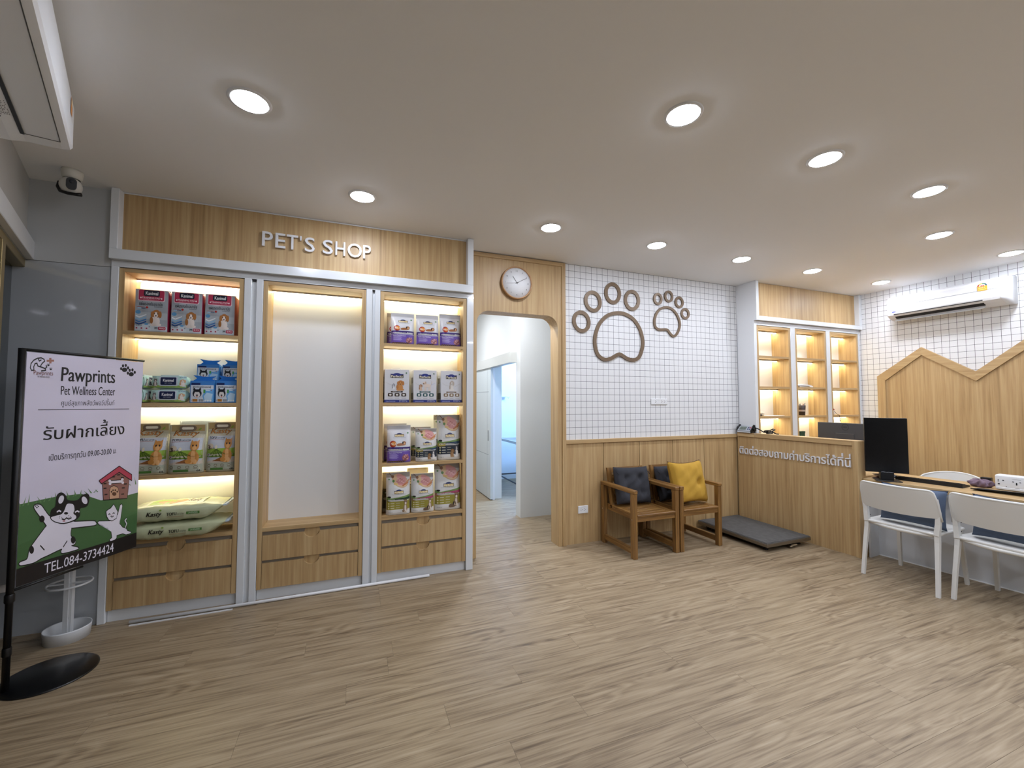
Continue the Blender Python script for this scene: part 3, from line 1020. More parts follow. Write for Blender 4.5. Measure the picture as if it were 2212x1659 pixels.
litter(-1.368, -1.176, 3.372, 0.900, 0.335, 'cat litter bag standing partly behind the hanging banner', 11)
litter(-1.171, -0.967, 3.358, 0.900, 0.325, 'cat litter bag standing between two others on the third shelf', 23)
litter(-0.962, -0.786, 3.372, 0.900, 0.338, 'cat litter bag standing against the side panel on the third shelf', 37)
bag('cat_litter_bag', 'pale blue-topped bag standing behind the litter bags', 'bag', -1.15, -0.94, 0.900, 0.345, 3.496, 0.045, 'C9D8E6', None, 0.0, 0.80, 5, 'upright cat litter bags', 0.3)


def lying(z, label, col, dx, rz, seed):
    """A filled bag lying on its back; its long sealed side faces the room."""
    L, D, T = 0.50, 0.262, 0.105
    t = thing('lying_litter_bag', label, 'bag', (-1.105 + dx, 3.405, z), (0, 0, rz), 'cat litter bags lying on the bottom shelf')

    def body(u, v):
        a = 2 * PI * u
        s = 2 * v - 1
        end = max(0.0, 1 - max(0.0, (abs(s) - 0.62) / 0.38) ** 1.6)
        k = 0.10 + 0.90 * end
        ca, sa = math.cos(a), math.sin(a)
        w = 0.92 + 0.08 * end
        yy = math.copysign(abs(ca) ** 0.5, ca) * D / 2 * w
        zz = T * 0.5 * (1 + 0.0) + math.copysign(abs(sa) ** 0.55, sa) * T / 2 * k
        if zz < T / 2: zz = T / 2 - (T / 2 - zz) * 1.0
        wob = 0.003 * math.sin(13 * s + 5 * a + seed) + 0.002 * math.sin(31 * s - 3 * a)
        x = s * L / 2 * 1.05 + (0.02 * (1 - k) if s > 0 else 0)
        return (x, yy + wob, max(0.0, zz + wob * 0.6 + (0.03 * (1 - end) if s > 0 else 0.012 * (1 - end))))
    obj('pouch', G().grid(body, 28, 28, True), M(col, 0.28), t)
    for s, nm in ((-1, 'bottom_seal'), (1, 'top_seal')):
        x = s * L / 2 * 1.05
        obj(nm, G().prism([(x - s * 0.01, -D * .44), (x + s * 0.035, -D * .40), (x + s * 0.04, D * .40), (x - s * 0.01, D * .44)], 'z', T * .44 + (0.03 if s > 0 else 0.01), T * .52 + (0.03 if s > 0 else 0.01)),
            M('B7C98A' if s < 0 else 'AEBFD0', 0.25), t)

    def side(u, v, off=0.0):
        s = (2 * u - 1) * 0.62
        return Vector((s * L / 2 * 1.05, -D / 2 - off - 0.0035, 0.012 + v * (T - 0.024)))
    P = Print()
    P.t('Kasty', .12, .30, .36, .74, '2C2620', .03, .3).t('TOFU', .44, .38, .60, .62, '2C2620', .03).t('CAT LITTER', .61, .40, .72, .52, '3C342A').p(rect(.76, .40, .98, .60), '4C7A36').t('LAVENDER', .79, .44, .95, .56, 'D8E4C8')
    P.p(ell(.34, .84, .02, .06), '86A63C').p(rect(.45, .26, .72, .30), 'A08A6A')
    P.build('printed_side', side, t, 6, 2)

    def topf(u, v, off=0.0):
        p = body(0.25, 0.5)
        s = (2 * u - 1) * 0.60
        yy = (v - 0.5) * D * 0.66
        return Vector((s * L / 2 * 1.05, yy, T * (0.5 + 0.5 * (1 - (abs(yy) / (D / 2)) ** 2) ** 0.3) + 0.0035 + off + 0.002 * math.sin(13 * s)))
    if dx < 0.01:
        P = Print()
        P.p(rect(0, 0, 1, 1), 'D9DCC6').p([(.05, .05), (.45, .1), (.6, .5), (.3, .9), (.05, .9)], '9DBE4E').p(ell(.42, .35, .24, .22), 'C79A62').p(ell(.60, .45, .08, .2), 'D9A56C')
        P.t('Kasty', .70, .20, .93, .70, '5A3418', .03, .3).t('TOFU', .63, .72, .74, .86, '2C2620', .02)
        P.build('printed_front', topf, t, 10, 6)


lying(0.500, 'cat litter bag lying flat on the bottom shelf beneath another', 'B9BD98', 0.012, 0.015, 3)
lying(0.610, 'cat litter bag lying on top of another lying bag', 'BFC4A0', 0.0, 0.0, 8)


# --- dry food in the third bay
def logo(P, u0, v0, u1, v1, txt='F3EBD2', base='1D2A5C', gold='BFA45A'):
    w, h = u1 - u0, v1 - v0
    P.p(ell((u0 + u1) / 2, v0 + h * .62, w * .30, h * .40, 20), base).p(rect(u0, v0, u1, v0 + h * .70), base)
    P.p(rect(u0 + w * .03, v0 + h * .06, u1 - w * .03, v0 + h * .60), gold if gold else '3A322A')
    P.t('Perfecta', u0 + w * .07, v0 + h * .10, u1 - w * .07, v0 + h * .56, txt, .02)
    return P


def pr_neutered():
    P = Print()
    P.p(rect(.01, .01, .99, .99), 'D3D3D6').p(rect(.01, .87, .99, .99), 'B9B9BC').p(ell(.87, .79, .04, .02), '5C8A5C')
    logo(P, .31, .69, .71, .79).t('From Science & Ingredient', .24, .655, .78, .675, '2A2A30')
    P.p(ell(.24, .505, .14, .09), 'A4281F').p(ell(.27, .51, .10, .06), 'D88A3A').t('No.1', .15, .48, .35, .54, 'F6E9D8', .02)
    pets(P, 'lie', .38, .45, .42, .13, 'D9A876', '9C6338')
    P.p(rect(.01, .01, .99, .42), '6A4FA6').p(rect(.01, .315, .99, .42), '35206E').p(rect(.01, .305, .99, .315), 'D9D2EC').t('NEUTERED CARE', .06, .328, .94, .374, 'F2F0F8')
    P.t('Extra Care Nutrition', .08, .255, .62, .29, 'F2F0F8', .01)
    for k in range(5): P.p(rect(.09, .225 - .026 * k, .42 + .05 * (k % 2), .233 - .026 * k), 'C9BCE4')
    P.p(ell(.77, .13, .15, .08), '9C5F62')
    for k in range(10): P.p(ell(.68 + .02 * k, .10 + .035 * ((k * 7) % 4), .03, .02), ('B98284', '7E4650', 'C99A98')[k % 3])
    for k in range(16): P.p(ell(.06 + .045 * k, .035 + .012 * (k % 2), .03, .015), ('4E3A22', '6A5030')[k % 2])
    return P


def pr_meat(block, band, bandtxt, meat, yellow, pet, m2='8E7458'):
    P = Print()
    P.p(rect(.01, .01, .99, .99), 'CDCCC9').p(rect(.01, .88, .99, .99), '9E9992').p(ell(.12, .84, .035, .018), '5C8A5C').p(rect(.05, .955, .17, .965), '6A6660')
    P.p(ell(.58, .80, .34, .155, 22, 0, -.2), 'BF976A').p(ell(.58, .805, .32, .14, 22, 0, -.2), 'CFAE84')
    P.p(ell(.62, .85, .20, .09, 18, 0, -.4), meat).p(ell(.60, .77, .18, .08, 18, 0, -.1), 'C2807A').p(ell(.74, .82, .10, .09), 'CF9490')
    for k in range(14): P.p(ell(.42 + .024 * k, .755 + .03 * ((k * 5) % 4), .03, .016), ('D9A6A0', 'B5726E', 'C98D88')[k % 3])
    P.p([(.70, .70), (.98, .84), (.96, .80), (.74, .68)], 'C27A40').p([(.66, .69), (.94, .77), (.92, .74), (.70, .67)], 'B8682E').p(ell(.30, .80, .05, .03), '4E7A34').p(ell(.40, .73, .09, .02), 'C9A65A')
    P.many(stroke([(.12, .99), (.22, .93)], .02), '6E4A2C').p(ell(.27, .90, .06, .035), '7A5234')
    logo(P, .32, .50, .72, .60).t('From Science & Ingredient', .22, .475, .82, .49, '2A2A30')
    P.p([(.01, .44), (.2, .40), (.5, .42), (.99, .47), (.99, .34), (.01, .34)], '6F8C4A').p(ell(.12, .43, .07, .02), '1E1E1E')
    P.p(rect(.01, .12, .99, .36), block).p([(.01, .32), (.99, .36), (.99, .42), (.5, .39), (.01, .37)], band)
    P.t(bandtxt, .08, .345, .62 if len(bandtxt) > 7 else .36, .375, 'EFF2EE', .01)
    if yellow: P.p([(.01, .30), (.32, .31), (.34, .38), (.01, .37)], 'A8963C').t('PUPPY', .06, .325, .24, .35, 'F0ECD4', .01)
    for k in range(3):
        P.p(ell(.10, .275 - .055 * k, .03, .018), 'D9CFA0').p(rect(.17, .27 - .055 * k, .33, .282 - .055 * k), 'D8D4C0').p(rect(.40, .275 - .055 * k, .56, .285 - .055 * k), 'C8C4B0')
    P.p(rect(.01, .01, .99, .13), 'D4D2CE').t('Net Weight 1.2 kg', .08, .055, .26, .075, '2A2A30')
    if pet == 'pups':
        pets(P, 'sit', .52, .06, .20, .19, 'A9835A', '8A6238'); pets(P, 'sit', .70, .07, .22, .27, 'E8E4E0', '4A4A50')
    elif pet == 'cat':
        pets(P, 'cat', .66, .05, .26, .33, 'D8CCBC', m2)
    else:
        pets(P, 'cat', .66, .07, .28, .32, 'D8CCBC', m2); pets(P, 'lie', .50, .05, .30, .14, 'B8A48C', '6E5844')
    return P


GF = 'pet food bags in the bay by the doorway'
WB = 'CBCBCC'
bag('dog_food_bag', 'white and purple neutered-care dog food bag on the top shelf, empty bay side', 'bag', 0.252, 0.436, 1.842, 0.262, 3.395, 0.085, WB, pr_neutered(), 0.05, .9, 1, GF)
bag('dog_food_bag', 'white and purple neutered-care dog food bag, middle of the top shelf', 'bag', 0.452, 0.638, 1.842, 0.262, 3.395, 0.085, WB, pr_neutered(), 0.06, .9, 2, GF)
bag('dog_food_bag', 'white and purple neutered-care dog food bag with broad grey top, top shelf, doorway side', 'bag', 0.645, 0.826, 1.842, 0.280, 3.390, 0.085, WB, pr_neutered(), 0.05, .9, 3, GF)
bag('dog_food_bag', 'white and purple dog food bag hidden behind another on the top shelf', 'bag', 0.226, 0.404, 1.842, 0.272, 3.502, 0.042, WB, pr_neutered(), 0.0, .9, 4, GF)
bag('dog_food_bag', 'white and purple neutered-care dog food bag on the third shelf', 'bag', 0.230, 0.414, 0.900, 0.292, 3.365, 0.085, WB, pr_neutered(), 0.04, .9, 5, GF)
bag('dog_food_bag', 'white dog food bag behind the neutered-care bag on the third shelf', 'bag', 0.212, 0.392, 0.900, 0.302, 3.466, 0.07, WB, pr_neutered(), 0.0, .9, 6, GF)
bag('puppy_food_bag', 'small white puppy food bag with navy panel and meat platter', 'bag', 0.452, 0.624, 0.900, 0.262, 3.362, 0.085, WB, pr_meat('1C2836', '24405A', 'Nutrition', 'CF9490', True, 'pups'), 0.05, .9, 7, GF)
bag('puppy_food_bag', 'small puppy food bag tucked behind its twin on the third shelf', 'bag', 0.425, 0.590, 0.900, 0.272, 3.466, 0.07, WB, pr_meat('1C2836', '24405A', 'Nutrition', 'CF9490', True, 'pups'), 0.0, .9, 8, GF)
bag('puppy_food_bag', 'large white puppy food bag with navy panel and meat platter', 'bag', 0.630, 0.826, 0.900, 0.370, 3.385, 0.085, 'C2C1BF', pr_meat('1C2836', '24405A', 'Nutrition', 'CF9490', True, 'pups'), 0.06, .9, 9, GF)
bag('puppy_food_bag', 'large puppy food bag hidden behind its twin on the third shelf', 'bag', 0.616, 0.806, 0.900, 0.370, 3.498, 0.045, 'C2C1BF', pr_meat('1C2836', '24405A', 'Nutrition', 'CF9490', True, 'pups'), 0.0, .9, 10, GF)
bag('cat_food_bag', 'cat food bag with dark green band and yellow panel', 'bag', 0.228, 0.412, 0.497, 0.322, 3.358, 0.085, WB, pr_meat('938A34', '1E3A2A', 'INDOOR', 'CF9490', False, 'cat'), 0.05, .9, 11, GF)
bag('cat_food_bag', 'small cat food bag with pink band and yellow panel', 'bag', 0.420, 0.602, 0.497, 0.302, 3.362, 0.085, WB, pr_meat('938A34', 'A83A66', 'KITTEN & MOTHER', 'CF9490', False, 'kit'), 0.05, .9, 12, GF)
bag('cat_food_bag', 'large cat food bag with pink band and yellow panel', 'bag', 0.608, 0.826, 0.497, 0.372, 3.368, 0.085, 'C2C1BF', pr_meat('938A34', 'A83A66', 'KITTEN & MOTHER', 'CF9490', False, 'kit'), 0.06, .9, 13, GF)
bag('cat_food_bag', 'cream and orange food bag standing behind the green and pink cat food', 'bag', 0.400, 0.572, 0.497, 0.335, 3.470, 0.07, 'D9C9A0', Print().p(rect(.02, .72, .98, .80), 'B5652E').t('CAT', .05, .60, .35, .70, '2A2A20', .02), 0.0, .9, 14, GF)
bag('cat_food_bag', 'olive cat food bag behind the green-banded bag on the lowest shelf', 'bag', 0.205, 0.385, 0.497, 0.312, 3.460, 0.08, 'A39C86', Print().p(rect(.02, .1, .98, .60), '4A4632').p(rect(.02, .46, .98, .54), '23301E').t('INDOOR', .1, .48, .5, .52, 'D8D8C8', .01), 0.0, .9, 15, GF)


def fbox(x0, x1, y, label, accent, tint, kinds):
    h, d, w = 0.262, 0.15, x1 - x0
    t = thing('food_box', label, 'box', ((x0 + x1) / 2, y + d / 2, 1.375), group='boxed dog food on the second shelf')
    obj('carton', G().box(-w / 2, w / 2, -d / 2, d / 2, 0, h, 0.0015), M('D2D2D5', 0.3), t)

    def fr(u, v, off=0.0):
        return Vector(((u - .5) * w, -d / 2 - off, v * h))

    def sd_(u, v, off=0.0):
        return Vector((-w / 2 - off, (0.5 - u) * d, v * h))
    P = Print()
    P.p(rect(.0, .0, 1, .085), '242E7A').t('COMPLETE DOG FOOD', .06, .025, .44, .05, 'C8CCE8').t('NET WEIGHT 2kg', .60, .025, .92, .06, 'E8EAF6', .01)
    P.p(rect(.24, .745, .76, .85), '3A322A').p(ell(.5, .84, .16, .055), '242E7A').p(rect(.24, .84, .76, .865), '242E7A').t('Perfecta', .27, .76, .73, .83, 'F3EBD2', .02)
    P.p(ell(.88, .90, .03, .02), '4E7A54').p(rect(.84, .872, .92, .876), '6A6A70')
    P.many(stroke([(.05, .62), (.18, .56), (.34, .52)], .008), 'C4C4C0').many(stroke([(.66, .50), (.80, .56), (.94, .60)], .008), tint)
    for kd, a, z0, w_, h_, b_, m_ in kinds: pets(P, kd, a, z0, w_, h_, b_, m_)
    P.p(rect(.26, .305, .74, .345), accent).t('RENAL CARE' if accent == '3A2A1E' else ('WEIGHT CARE' if accent == '1D4F52' else 'HYPOALLERGENIC'), .34, .315, .66, .335, 'F0EEE8', .01)
    for k in range(3):
        P.p(rrect(.14 + .27 * k, .185, .34 + .27 * k, .285, .03), accent).p(ell(.24 + .27 * k, .235, .05, .025), 'E8E4DC')
        P.p(rect(.15 + .27 * k, .13, .33 + .27 * k, .142), '8A8A90')
    P.build('printed_front', fr, t, flat=True)
    Q = Print()
    Q.p(rect(0, 0, 1, .085), '242E7A').p(rect(.2, .60, .45, .78), '5A5648').p(rect(.55, .60, .8, .78), '6A6656').p(rect(0, .10, 1, .30), '3A3830')
    Q.build('printed_side', sd_, t, flat=True)
    obj('carry_handle', G().tube([(-0.045, 0, h), (-0.038, 0, h + 0.010), (-0.02, 0, h + 0.016), (0.02, 0, h + 0.016), (0.038, 0, h + 0.010), (0.045, 0, h)], 0.0028, 6), PLASTIC, t)


fbox(0.204, 0.394, 3.372, 'white dog food box with brown icons and a golden dog', '3A2A1E', 'C8B8A4', (('sit', .45, .36, .38, .32, 'C98A4A', 'B5763A'), ('sit', .30, .39, .13, .19, 'E4E4E6', '8A8A90')))
fbox(0.429, 0.614, 3.380, 'white dog food box with teal icons and a standing dog', '1D4F52', 'A9B8DC', (('stand', .36, .36, .46, .33, 'E0CFC2', 'C4A890'), ('sit', .22, .37, .18, .20, 'D8B89C', 'A87850')))
fbox(0.650, 0.826, 3.380, 'white dog food box with tan icons and a long-haired dog', '7C6244', 'C0B8AC', (('sit', .38, .36, .28, .34, 'E4DED6', 'B8AA9C'),))

# ------------------------------------------------------------------ clock, paws, sockets
ck = thing('wall_clock', 'round wall clock with thin wooden rim above the doorway', 'clock', (1.387, 3.566, 2.492))
obj('rim', G().lathe([(0.141, -0.022), (0.142, -0.034), (0.145, -0.037), (0.151, -0.037), (0.154, -0.032), (0.154, 0.0), (0.0, 0.0)], (0, 0, 0), 48, 0, 'y'), wood('clock_rim', 0, [(0.3, '9A6E46'), (0.7, 'C39A6C')]), ck)
obj('dial', G().lathe([(0.0, -0.024), (0.1415, -0.024), (0.1415, -0.020)], (0, 0, 0), 48, 0, 'y'), M('E6E7E8', 0.5), ck)
P = Print()
for k in range(1, 13):
    a = PI / 2 - k * PI / 6
    cx_, cz_ = 0.112 * math.cos(a), 0.112 * math.sin(a)
    w_ = 0.0014 if k == 1 else (0.005 if k < 10 else (0.0065 if k == 11 else 0.0085))
    P.t(str(k), cx_ - w_, cz_ - 0.007, cx_ + w_, cz_ + 0.007, '4A4A4C')
for k in range(60):
    a = k * PI / 30
    P.many(stroke([(0.131 * math.cos(a), 0.131 * math.sin(a)), (0.137 * math.cos(a), 0.137 * math.sin(a))], 0.0008), '8A8A8C')
P.build('numerals', lambda u, v, o: Vector((u, -0.0245 - o * 0.2, v)), ck, flat=True)


def hand(ang, l, w, z):
    a = math.radians(90 - ang)
    d = (math.cos(a), math.sin(a)); n = (-d[1] * w, d[0] * w)
    return G().prism([(-d[0] * l * .18 + n[0], -d[1] * l * .18 + n[1]), (d[0] * l + n[0], d[1] * l + n[1]), (d[0] * l - n[0], d[1] * l - n[1]), (-d[0] * l * .18 - n[0], -d[1] * l * .18 - n[1])], 'y', z - 0.001, z)


obj('hour_hand', hand(326, 0.072, 0.0016, -0.0275), BLACK, ck)
obj('minute_hand', hand(62, 0.105, 0.0013, -0.029), BLACK, ck)
obj('second_hand', hand(263, 0.105, 0.0007, -0.0305), M('5A3A22', 0.4), ck)
obj('hub', G().lathe([(0.0, -0.033), (0.005, -0.033), (0.005, -0.024)], (0, 0, 0), 12, 0, 'y'), BLACK, ck)

BRONZE = M('735F49', 0.4, 0.25, name='bronze_acrylic')


def ring_part(name, parent, path, w, y0, y1, c):
    n = len(path)
    nr = []
    for i in range(n):
        a, d = Vector(path[i - 1]), Vector(path[(i + 1) % n])
        t = (d - a).normalized()
        nr.append(Vector((-t.y, t.x)))
    g = G()
    o_ = [Vector(p) + q * w / 2 for p, q in zip(path, nr)]
    i_ = [Vector(p) - q * w / 2 for p, q in zip(path, nr)]
    vv = []
    for y in (y0, y1):
        vv += [(p.x - c[0], y - c[1], p.y - c[2]) for p in o_] + [(p.x - c[0], y - c[1], p.y - c[2]) for p in i_]
    ff = []
    for k in range(n):
        k2 = (k + 1) % n
        ff += [[k, k2, n + k2, n + k], [2 * n + k, 2 * n + k2, 3 * n + k2, 3 * n + k], [k, k2, 2 * n + k2, 2 * n + k], [n + k, n + k2, 3 * n + k2, 3 * n + k]]
    g.add(vv, ff)
    return obj(name, g, BRONZE, parent)


def smooth(pts, n=6):
    out = []
    m = len(pts)
    for i in range(m):
        p0, p1, p2, p3 = (Vector(pts[(i + k - 1) % m]) for k in range(4))
        for j in range(n):
            t = j / n
            out.append(tuple(0.5 * ((2 * p1) + (p2 - p0) * t + (2 * p0 - 5 * p1 + 4 * p2 - p3) * t * t + (3 * p1 - p0 - 3 * p2 + p3) * t ** 3)))
    return out


def wallpt(a, c):
    p = on_y(1200 + a / 4.148, 560 + c / 4.148, 3.572)
    return (p.x, p.z)


def paw(label, toes, pad, w):
    cx_ = sum(wallpt(*p)[0] for p in pad) / len(pad); cz_ = sum(wallpt(*p)[1] for p in pad) / len(pad)
    c = (cx_, YB, cz_)
    t = thing('paw_wall_decoration', label, 'wall decoration', c)
    ring_part('pad_outline', t, smooth([wallpt(*p) for p in pad], 6), w, 3.572, YB, c)
    for (tx, ty, rx, ry, tilt) in toes:
        o = wallpt(tx, ty)
        k = wallpt(tx + rx, ty)[0] - o[0]; q = o[1] - wallpt(tx, ty + ry)[1]
        ring_part('toe_outline', t, ell(o[0], o[1], k, q, 28, 0, tilt), w, 3.572, YB, c)


paw('large bronze paw-print outline on the squared wallpaper',
    ((235, 558, 66, 84, .30), (338, 377, 63, 82, .28), (515, 304, 60, 82, 0.02), (688, 367, 58, 79, -.08)),
    [(565, 480), (640, 497), (710, 548), (760, 630), (783, 720), (780, 800), (752, 875), (705, 902), (650, 892), (610, 868), (575, 850), (540, 865), (495, 890), (440, 897), (388, 862), (362, 800), (355, 720), (370, 640), (405, 565), (475, 500)], 0.037)
paw('small bronze paw-print outline on the squared wallpaper',
    ((920, 355, 31, 44, -.10), (1017, 333, 31, 43, 0), (1111, 385, 31, 42, .0), (1165, 487, 31, 40, -.2)),
    [(1005, 430), (1060, 457), (1100, 515), (1117, 580), (1105, 640), (1080, 680), (1055, 688), (1030, 665), (1008, 636), (985, 628), (930, 628), (898, 606), (890, 550), (905, 490), (945, 443)], 0.026)


def socket(x0, x1, z0, z1, label, slots):
    t = thing('wall_socket', label, 'socket', ((x0 + x1) / 2, 3.586 if z0 > 1 else 3.578, z0))
    w, h = x1 - x0, z1 - z0
    obj('plate', G().box(-w / 2, w / 2, -0.009, 0.0, 0, h, 0.003), PLASTIC, t)
    P = Print()
    for s in slots:
        for dx, dz in ((-.008, .008), (-.008, -.008), (.006, .0)):
            P.p(rect(s + dx - .0025, h / 2 + dz - .003, s + dx + .0025, h / 2 + dz + .003), '2A2A2C')
    P.p(rect(-w * .2, h * .84, w * .2, h * .86), 'B0B0B2')
    P.build('pin_holes', lambda u, v, o: Vector((u, -0.0092 - o * .3, v)), t, flat=True)
    obj('module', G().box(-w * .30, w * .30, -0.0098, -0.009, h * .22, h * .78), M('D8D9DA', 0.3), t) if False else None


socket(2.937, 3.152, 1.350, 1.412, 'long white socket plate on the squared wallpaper', (-.045, .035, .075))
socket(2.041, 2.153, 0.288, 0.362, 'white twin socket on the oak wainscot beside the wooden chair', (-.018, .018))

# ------------------------------------------------------------------ wooden armchairs with cushions
def armchair(x0, label):
    W, D = 0.505, 0.535
    t = thing('wooden_armchair', label, 'armchair', (x0 + W / 2, 3.305, 0), group='slatted wooden armchairs by the wainscot')
    a = W / 2
    lw = 0.042
    yf, yb = -D / 2, D / 2 - 0.02
    for s in (-1, 1):
        x1_, x2_ = (s * a - s * lw, s * a) if s > 0 else (s * a, s * a - s * lw)
        obj('leg', G().box(x1_, x2_, yf, yf + 0.05, 0, 0.565, 0.003), TEAK_Z, t)
        obj('leg', G().box(x1_, x2_, yb - 0.05, yb, 0, 0.565, 0.003), TEAK_Z, t)
        r = obj('armrest', G().box(x1_ - 0.002, x2_ + 0.002, yf - 0.005, yb + 0.005, 0.565, 0.597, 0.004), TEAK_Y, t)
        obj('floor_rail', G().box(x1_ + 0.006, x2_ - 0.006, yf + 0.05, yb - 0.05, 0.035, 0.085, 0.003), TEAK_Y, t)
        obj('seat_rail', G().box(s * a - s * lw - 0.022 if s > 0 else s * a - s * lw, s * a - s * lw if s > 0 else s * a - s * lw + 0.022, yf + 0.02, yb - 0.01, 0.325, 0.362, 0.002), TEAK_Y, t)
        for yy, zz in ((yf + 0.025, 0.34), (yb - 0.025, 0.33), (yb - 0.01, 0.582)):
            obj('screw', G().lathe([(0.0, -0.0015), (0.005, -0.0015), (0.005, 0.0)] if s < 0 else [(0.005, 0.0), (0.005, 0.0015), (0.0, 0.0015)], (s * a, yy, zz), 8, 0, 'x'), CHROME, t)
        st = obj('back_stile', G().box(s * a - s * lw - 0.045 if s > 0 else s * a - s * lw, s * a - s * lw if s > 0 else s * a - s * lw + 0.045, -0.014, 0.014, 0, 0.385, 0.002), TEAK_Z, t, (0, yb - 0.115, 0.35), (-0.20, 0, 0))
    i0, i1 = -a + lw, a - lw
    obj('front_apron', G().box(i0, i1, yf + 0.008, yf + 0.032, 0.318, 0.362, 0.002), TEAK_X, t)
    obj('rear_apron', G().box(i0, i1, yb - 0.04, yb - 0.018, 0.318, 0.355, 0.002), TEAK_X, t)
    for s in (-1, 1):
        obj('seat_border', G().box(min(s * (i1 - 0.062), s * i1), max(s * (i1 - 0.062), s * i1), yf + 0.052, yb - 0.02, 0.362, 0.380, 0.002), TEAK_Y, t)
    obj('front_slat', G().box(i0, i1, yf - 0.002, yf + 0.050, 0.362, 0.381, 0.004), TEAK_X, t)
    n = 7
    for k in range(n):
        y0 = yf + 0.062 + k * 0.0575
        obj('seat_slat', G().box(i0 + 0.064, i1 - 0.064, y0, y0 + 0.044, 0.362, 0.379, 0.002), TEAK_X, t)
    for k, (z0, z1) in enumerate(((0.335, 0.385), (0.245, 0.315), (0.155, 0.225), (0.06, 0.13))):
        obj('back_slat', G().box(i0 + 0.045, i1 - 0.045, -0.010, 0.010, z0, z1, 0.002), TEAK_X, t, (0, yb - 0.115, 0.35), (-0.20, 0, 0))
    return t


armchair(2.288, 'wooden slatted armchair holding only a charcoal cushion')
armchair(2.806, 'wooden slatted armchair holding a mustard pillow over a charcoal cushion')


def pillow(name, label, mat, w, h, t_, loc, rot, tufts=(), group=None, piping=None, seed=1, pinch=0.10, wr=0.004, ties=False):
    th = thing(name, label, 'cushion', loc, rot, group)
    rnd = random.Random(seed)
    ph = [rnd.uniform(0, 6.28) for _ in range(8)]

    def f(u, v, sgn):
        s, q = 2 * u - 1, 2 * v - 1
        k = max(0.0, (1 - s ** 4)) * max(0.0, (1 - q ** 4))
        y = t_ / 2 * k ** 0.42
        for (a, c_) in tufts:
            d2 = ((s - a) * w / 2) ** 2 + ((q - c_) * h / 2) ** 2
            y -= t_ * 0.24 * math.exp(-d2 / 0.0013) * k
            y -= t_ * 0.10 * math.exp(-abs(s - a) * 7) * math.exp(-abs(q - c_) * 2.5) * k
        y += wr * k * (math.sin(7 * s + 5 * q + ph[0]) + 0.6 * math.sin(13 * q - 9 * s + ph[1]) + 0.4 * math.sin(21 * s + ph[2]))
        ex = 1 - pinch * (1 - abs(q) ** 2.2) * abs(s) ** 3
        ez = 1 - pinch * (1 - abs(s) ** 2.2) * abs(q) ** 3
        return (s * w / 2 * ex, sgn * y, h / 2 + q * h / 2 * ez)
    N = 26
    g = G().grid(lambda u, v: f(u, v, -1), N, N).grid(lambda u, v: f(u, v, 1), N, N)
    cover = obj('cover', g, mat, th)
    if piping:
        edge = [f(k / 20, 1.0, 0) for k in range(21)]
        obj('piping', G().tube(edge, 0.004, 6), piping, th)
    for (a, c_) in tufts:
        p = f((a + 1) / 2, (c_ + 1) / 2, -1)
        obj('tuft_button', G().lathe([(0.0, -0.003), (0.007, -0.002), (0.008, 0.002)], p, 8, 0, 'y'), mat, th)
    if ties:
        for s in (0.04, 0.97):
            p = f(s, .86, -1)
            obj('tie', G().tube([Vector(p) + Vector((0, -0.002, 0.0)), Vector(p) + Vector((0.004, -0.012, -0.012)), Vector(p) + Vector((0.01, -0.012, -0.03))], 0.003, 5), mat, th)
    return th


T9 = [(a, c_) for a in (-.42, .38) for c_ in (-.40, .42)]
pillow('seat_cushion', 'tufted charcoal cushion alone on its wooden armchair', FAB_DARK, 0.40, 0.355, 0.12, (2.535, 3.352, 0.393), (-0.22, 0.03, 0.0), T9, 'charcoal chair cushions', None, 3, .05, .005, True)
pillow('seat_cushion', 'tufted charcoal cushion half hidden by the mustard pillow', FAB_DARK, 0.38, 0.345, 0.12, (3.040, 3.360, 0.393), (-0.22, -0.04, 0.0), T9, 'charcoal chair cushions', None, 5, .05, .005, True)
pillow('throw_pillow', 'mustard yellow square throw pillow propped on the wooden armchair', FAB_YEL, 0.45, 0.415, 0.15, (3.070, 3.172, 0.388), (-0.23, 0.02, 0.10), [(.45, -.05)], None, M('4A2E1E', 0.8), 9, .12, .004)

# ------------------------------------------------------------------ pet scale
sc = thing('pet_scale', 'low dark platform scale with steel rim on the floor by the counter', 'scale', (3.826, 3.165, 0), (0, 0, 0.008))
obj('platform', G().box(-0.295, 0.295, -0.415, 0.395, 0.058, 0.082, 0.003), [M('55534F', 0.45)], sc)
obj('rubber_mat', G().box(-0.288, 0.288, -0.408, 0.388, 0.082, 0.086, 0.002), fabric('scuffed_rubber', '5C5B59', '535250', 14), sc)
obj('rim', G().box(-0.297, 0.297, -0.417, 0.397, 0.045, 0.074, 0.002), M('8C8478', 0.38, 0.9), sc)
obj('base_frame', G().box(-0.24, 0.24, -0.36, 0.34, 0.018, 0.046), BLACK, sc)
for a in (-0.22, 0.22):
    for c_ in (-0.34, 0.32):
        obj('foot', G().lathe([(0.0, 0.0), (0.022, 0.0), (0.022, 0.012), (0.010, 0.014), (0.010, 0.03)], (a, c_, 0), 12), BLACK, sc)
obj('bubble_level', G().box(0.02, 0.10, -0.420, -0.395, 0.022, 0.036, 0.003).box(0.0, 0.03, -0.425, -0.40, 0.018, 0.030, 0.003), CHROME, sc)

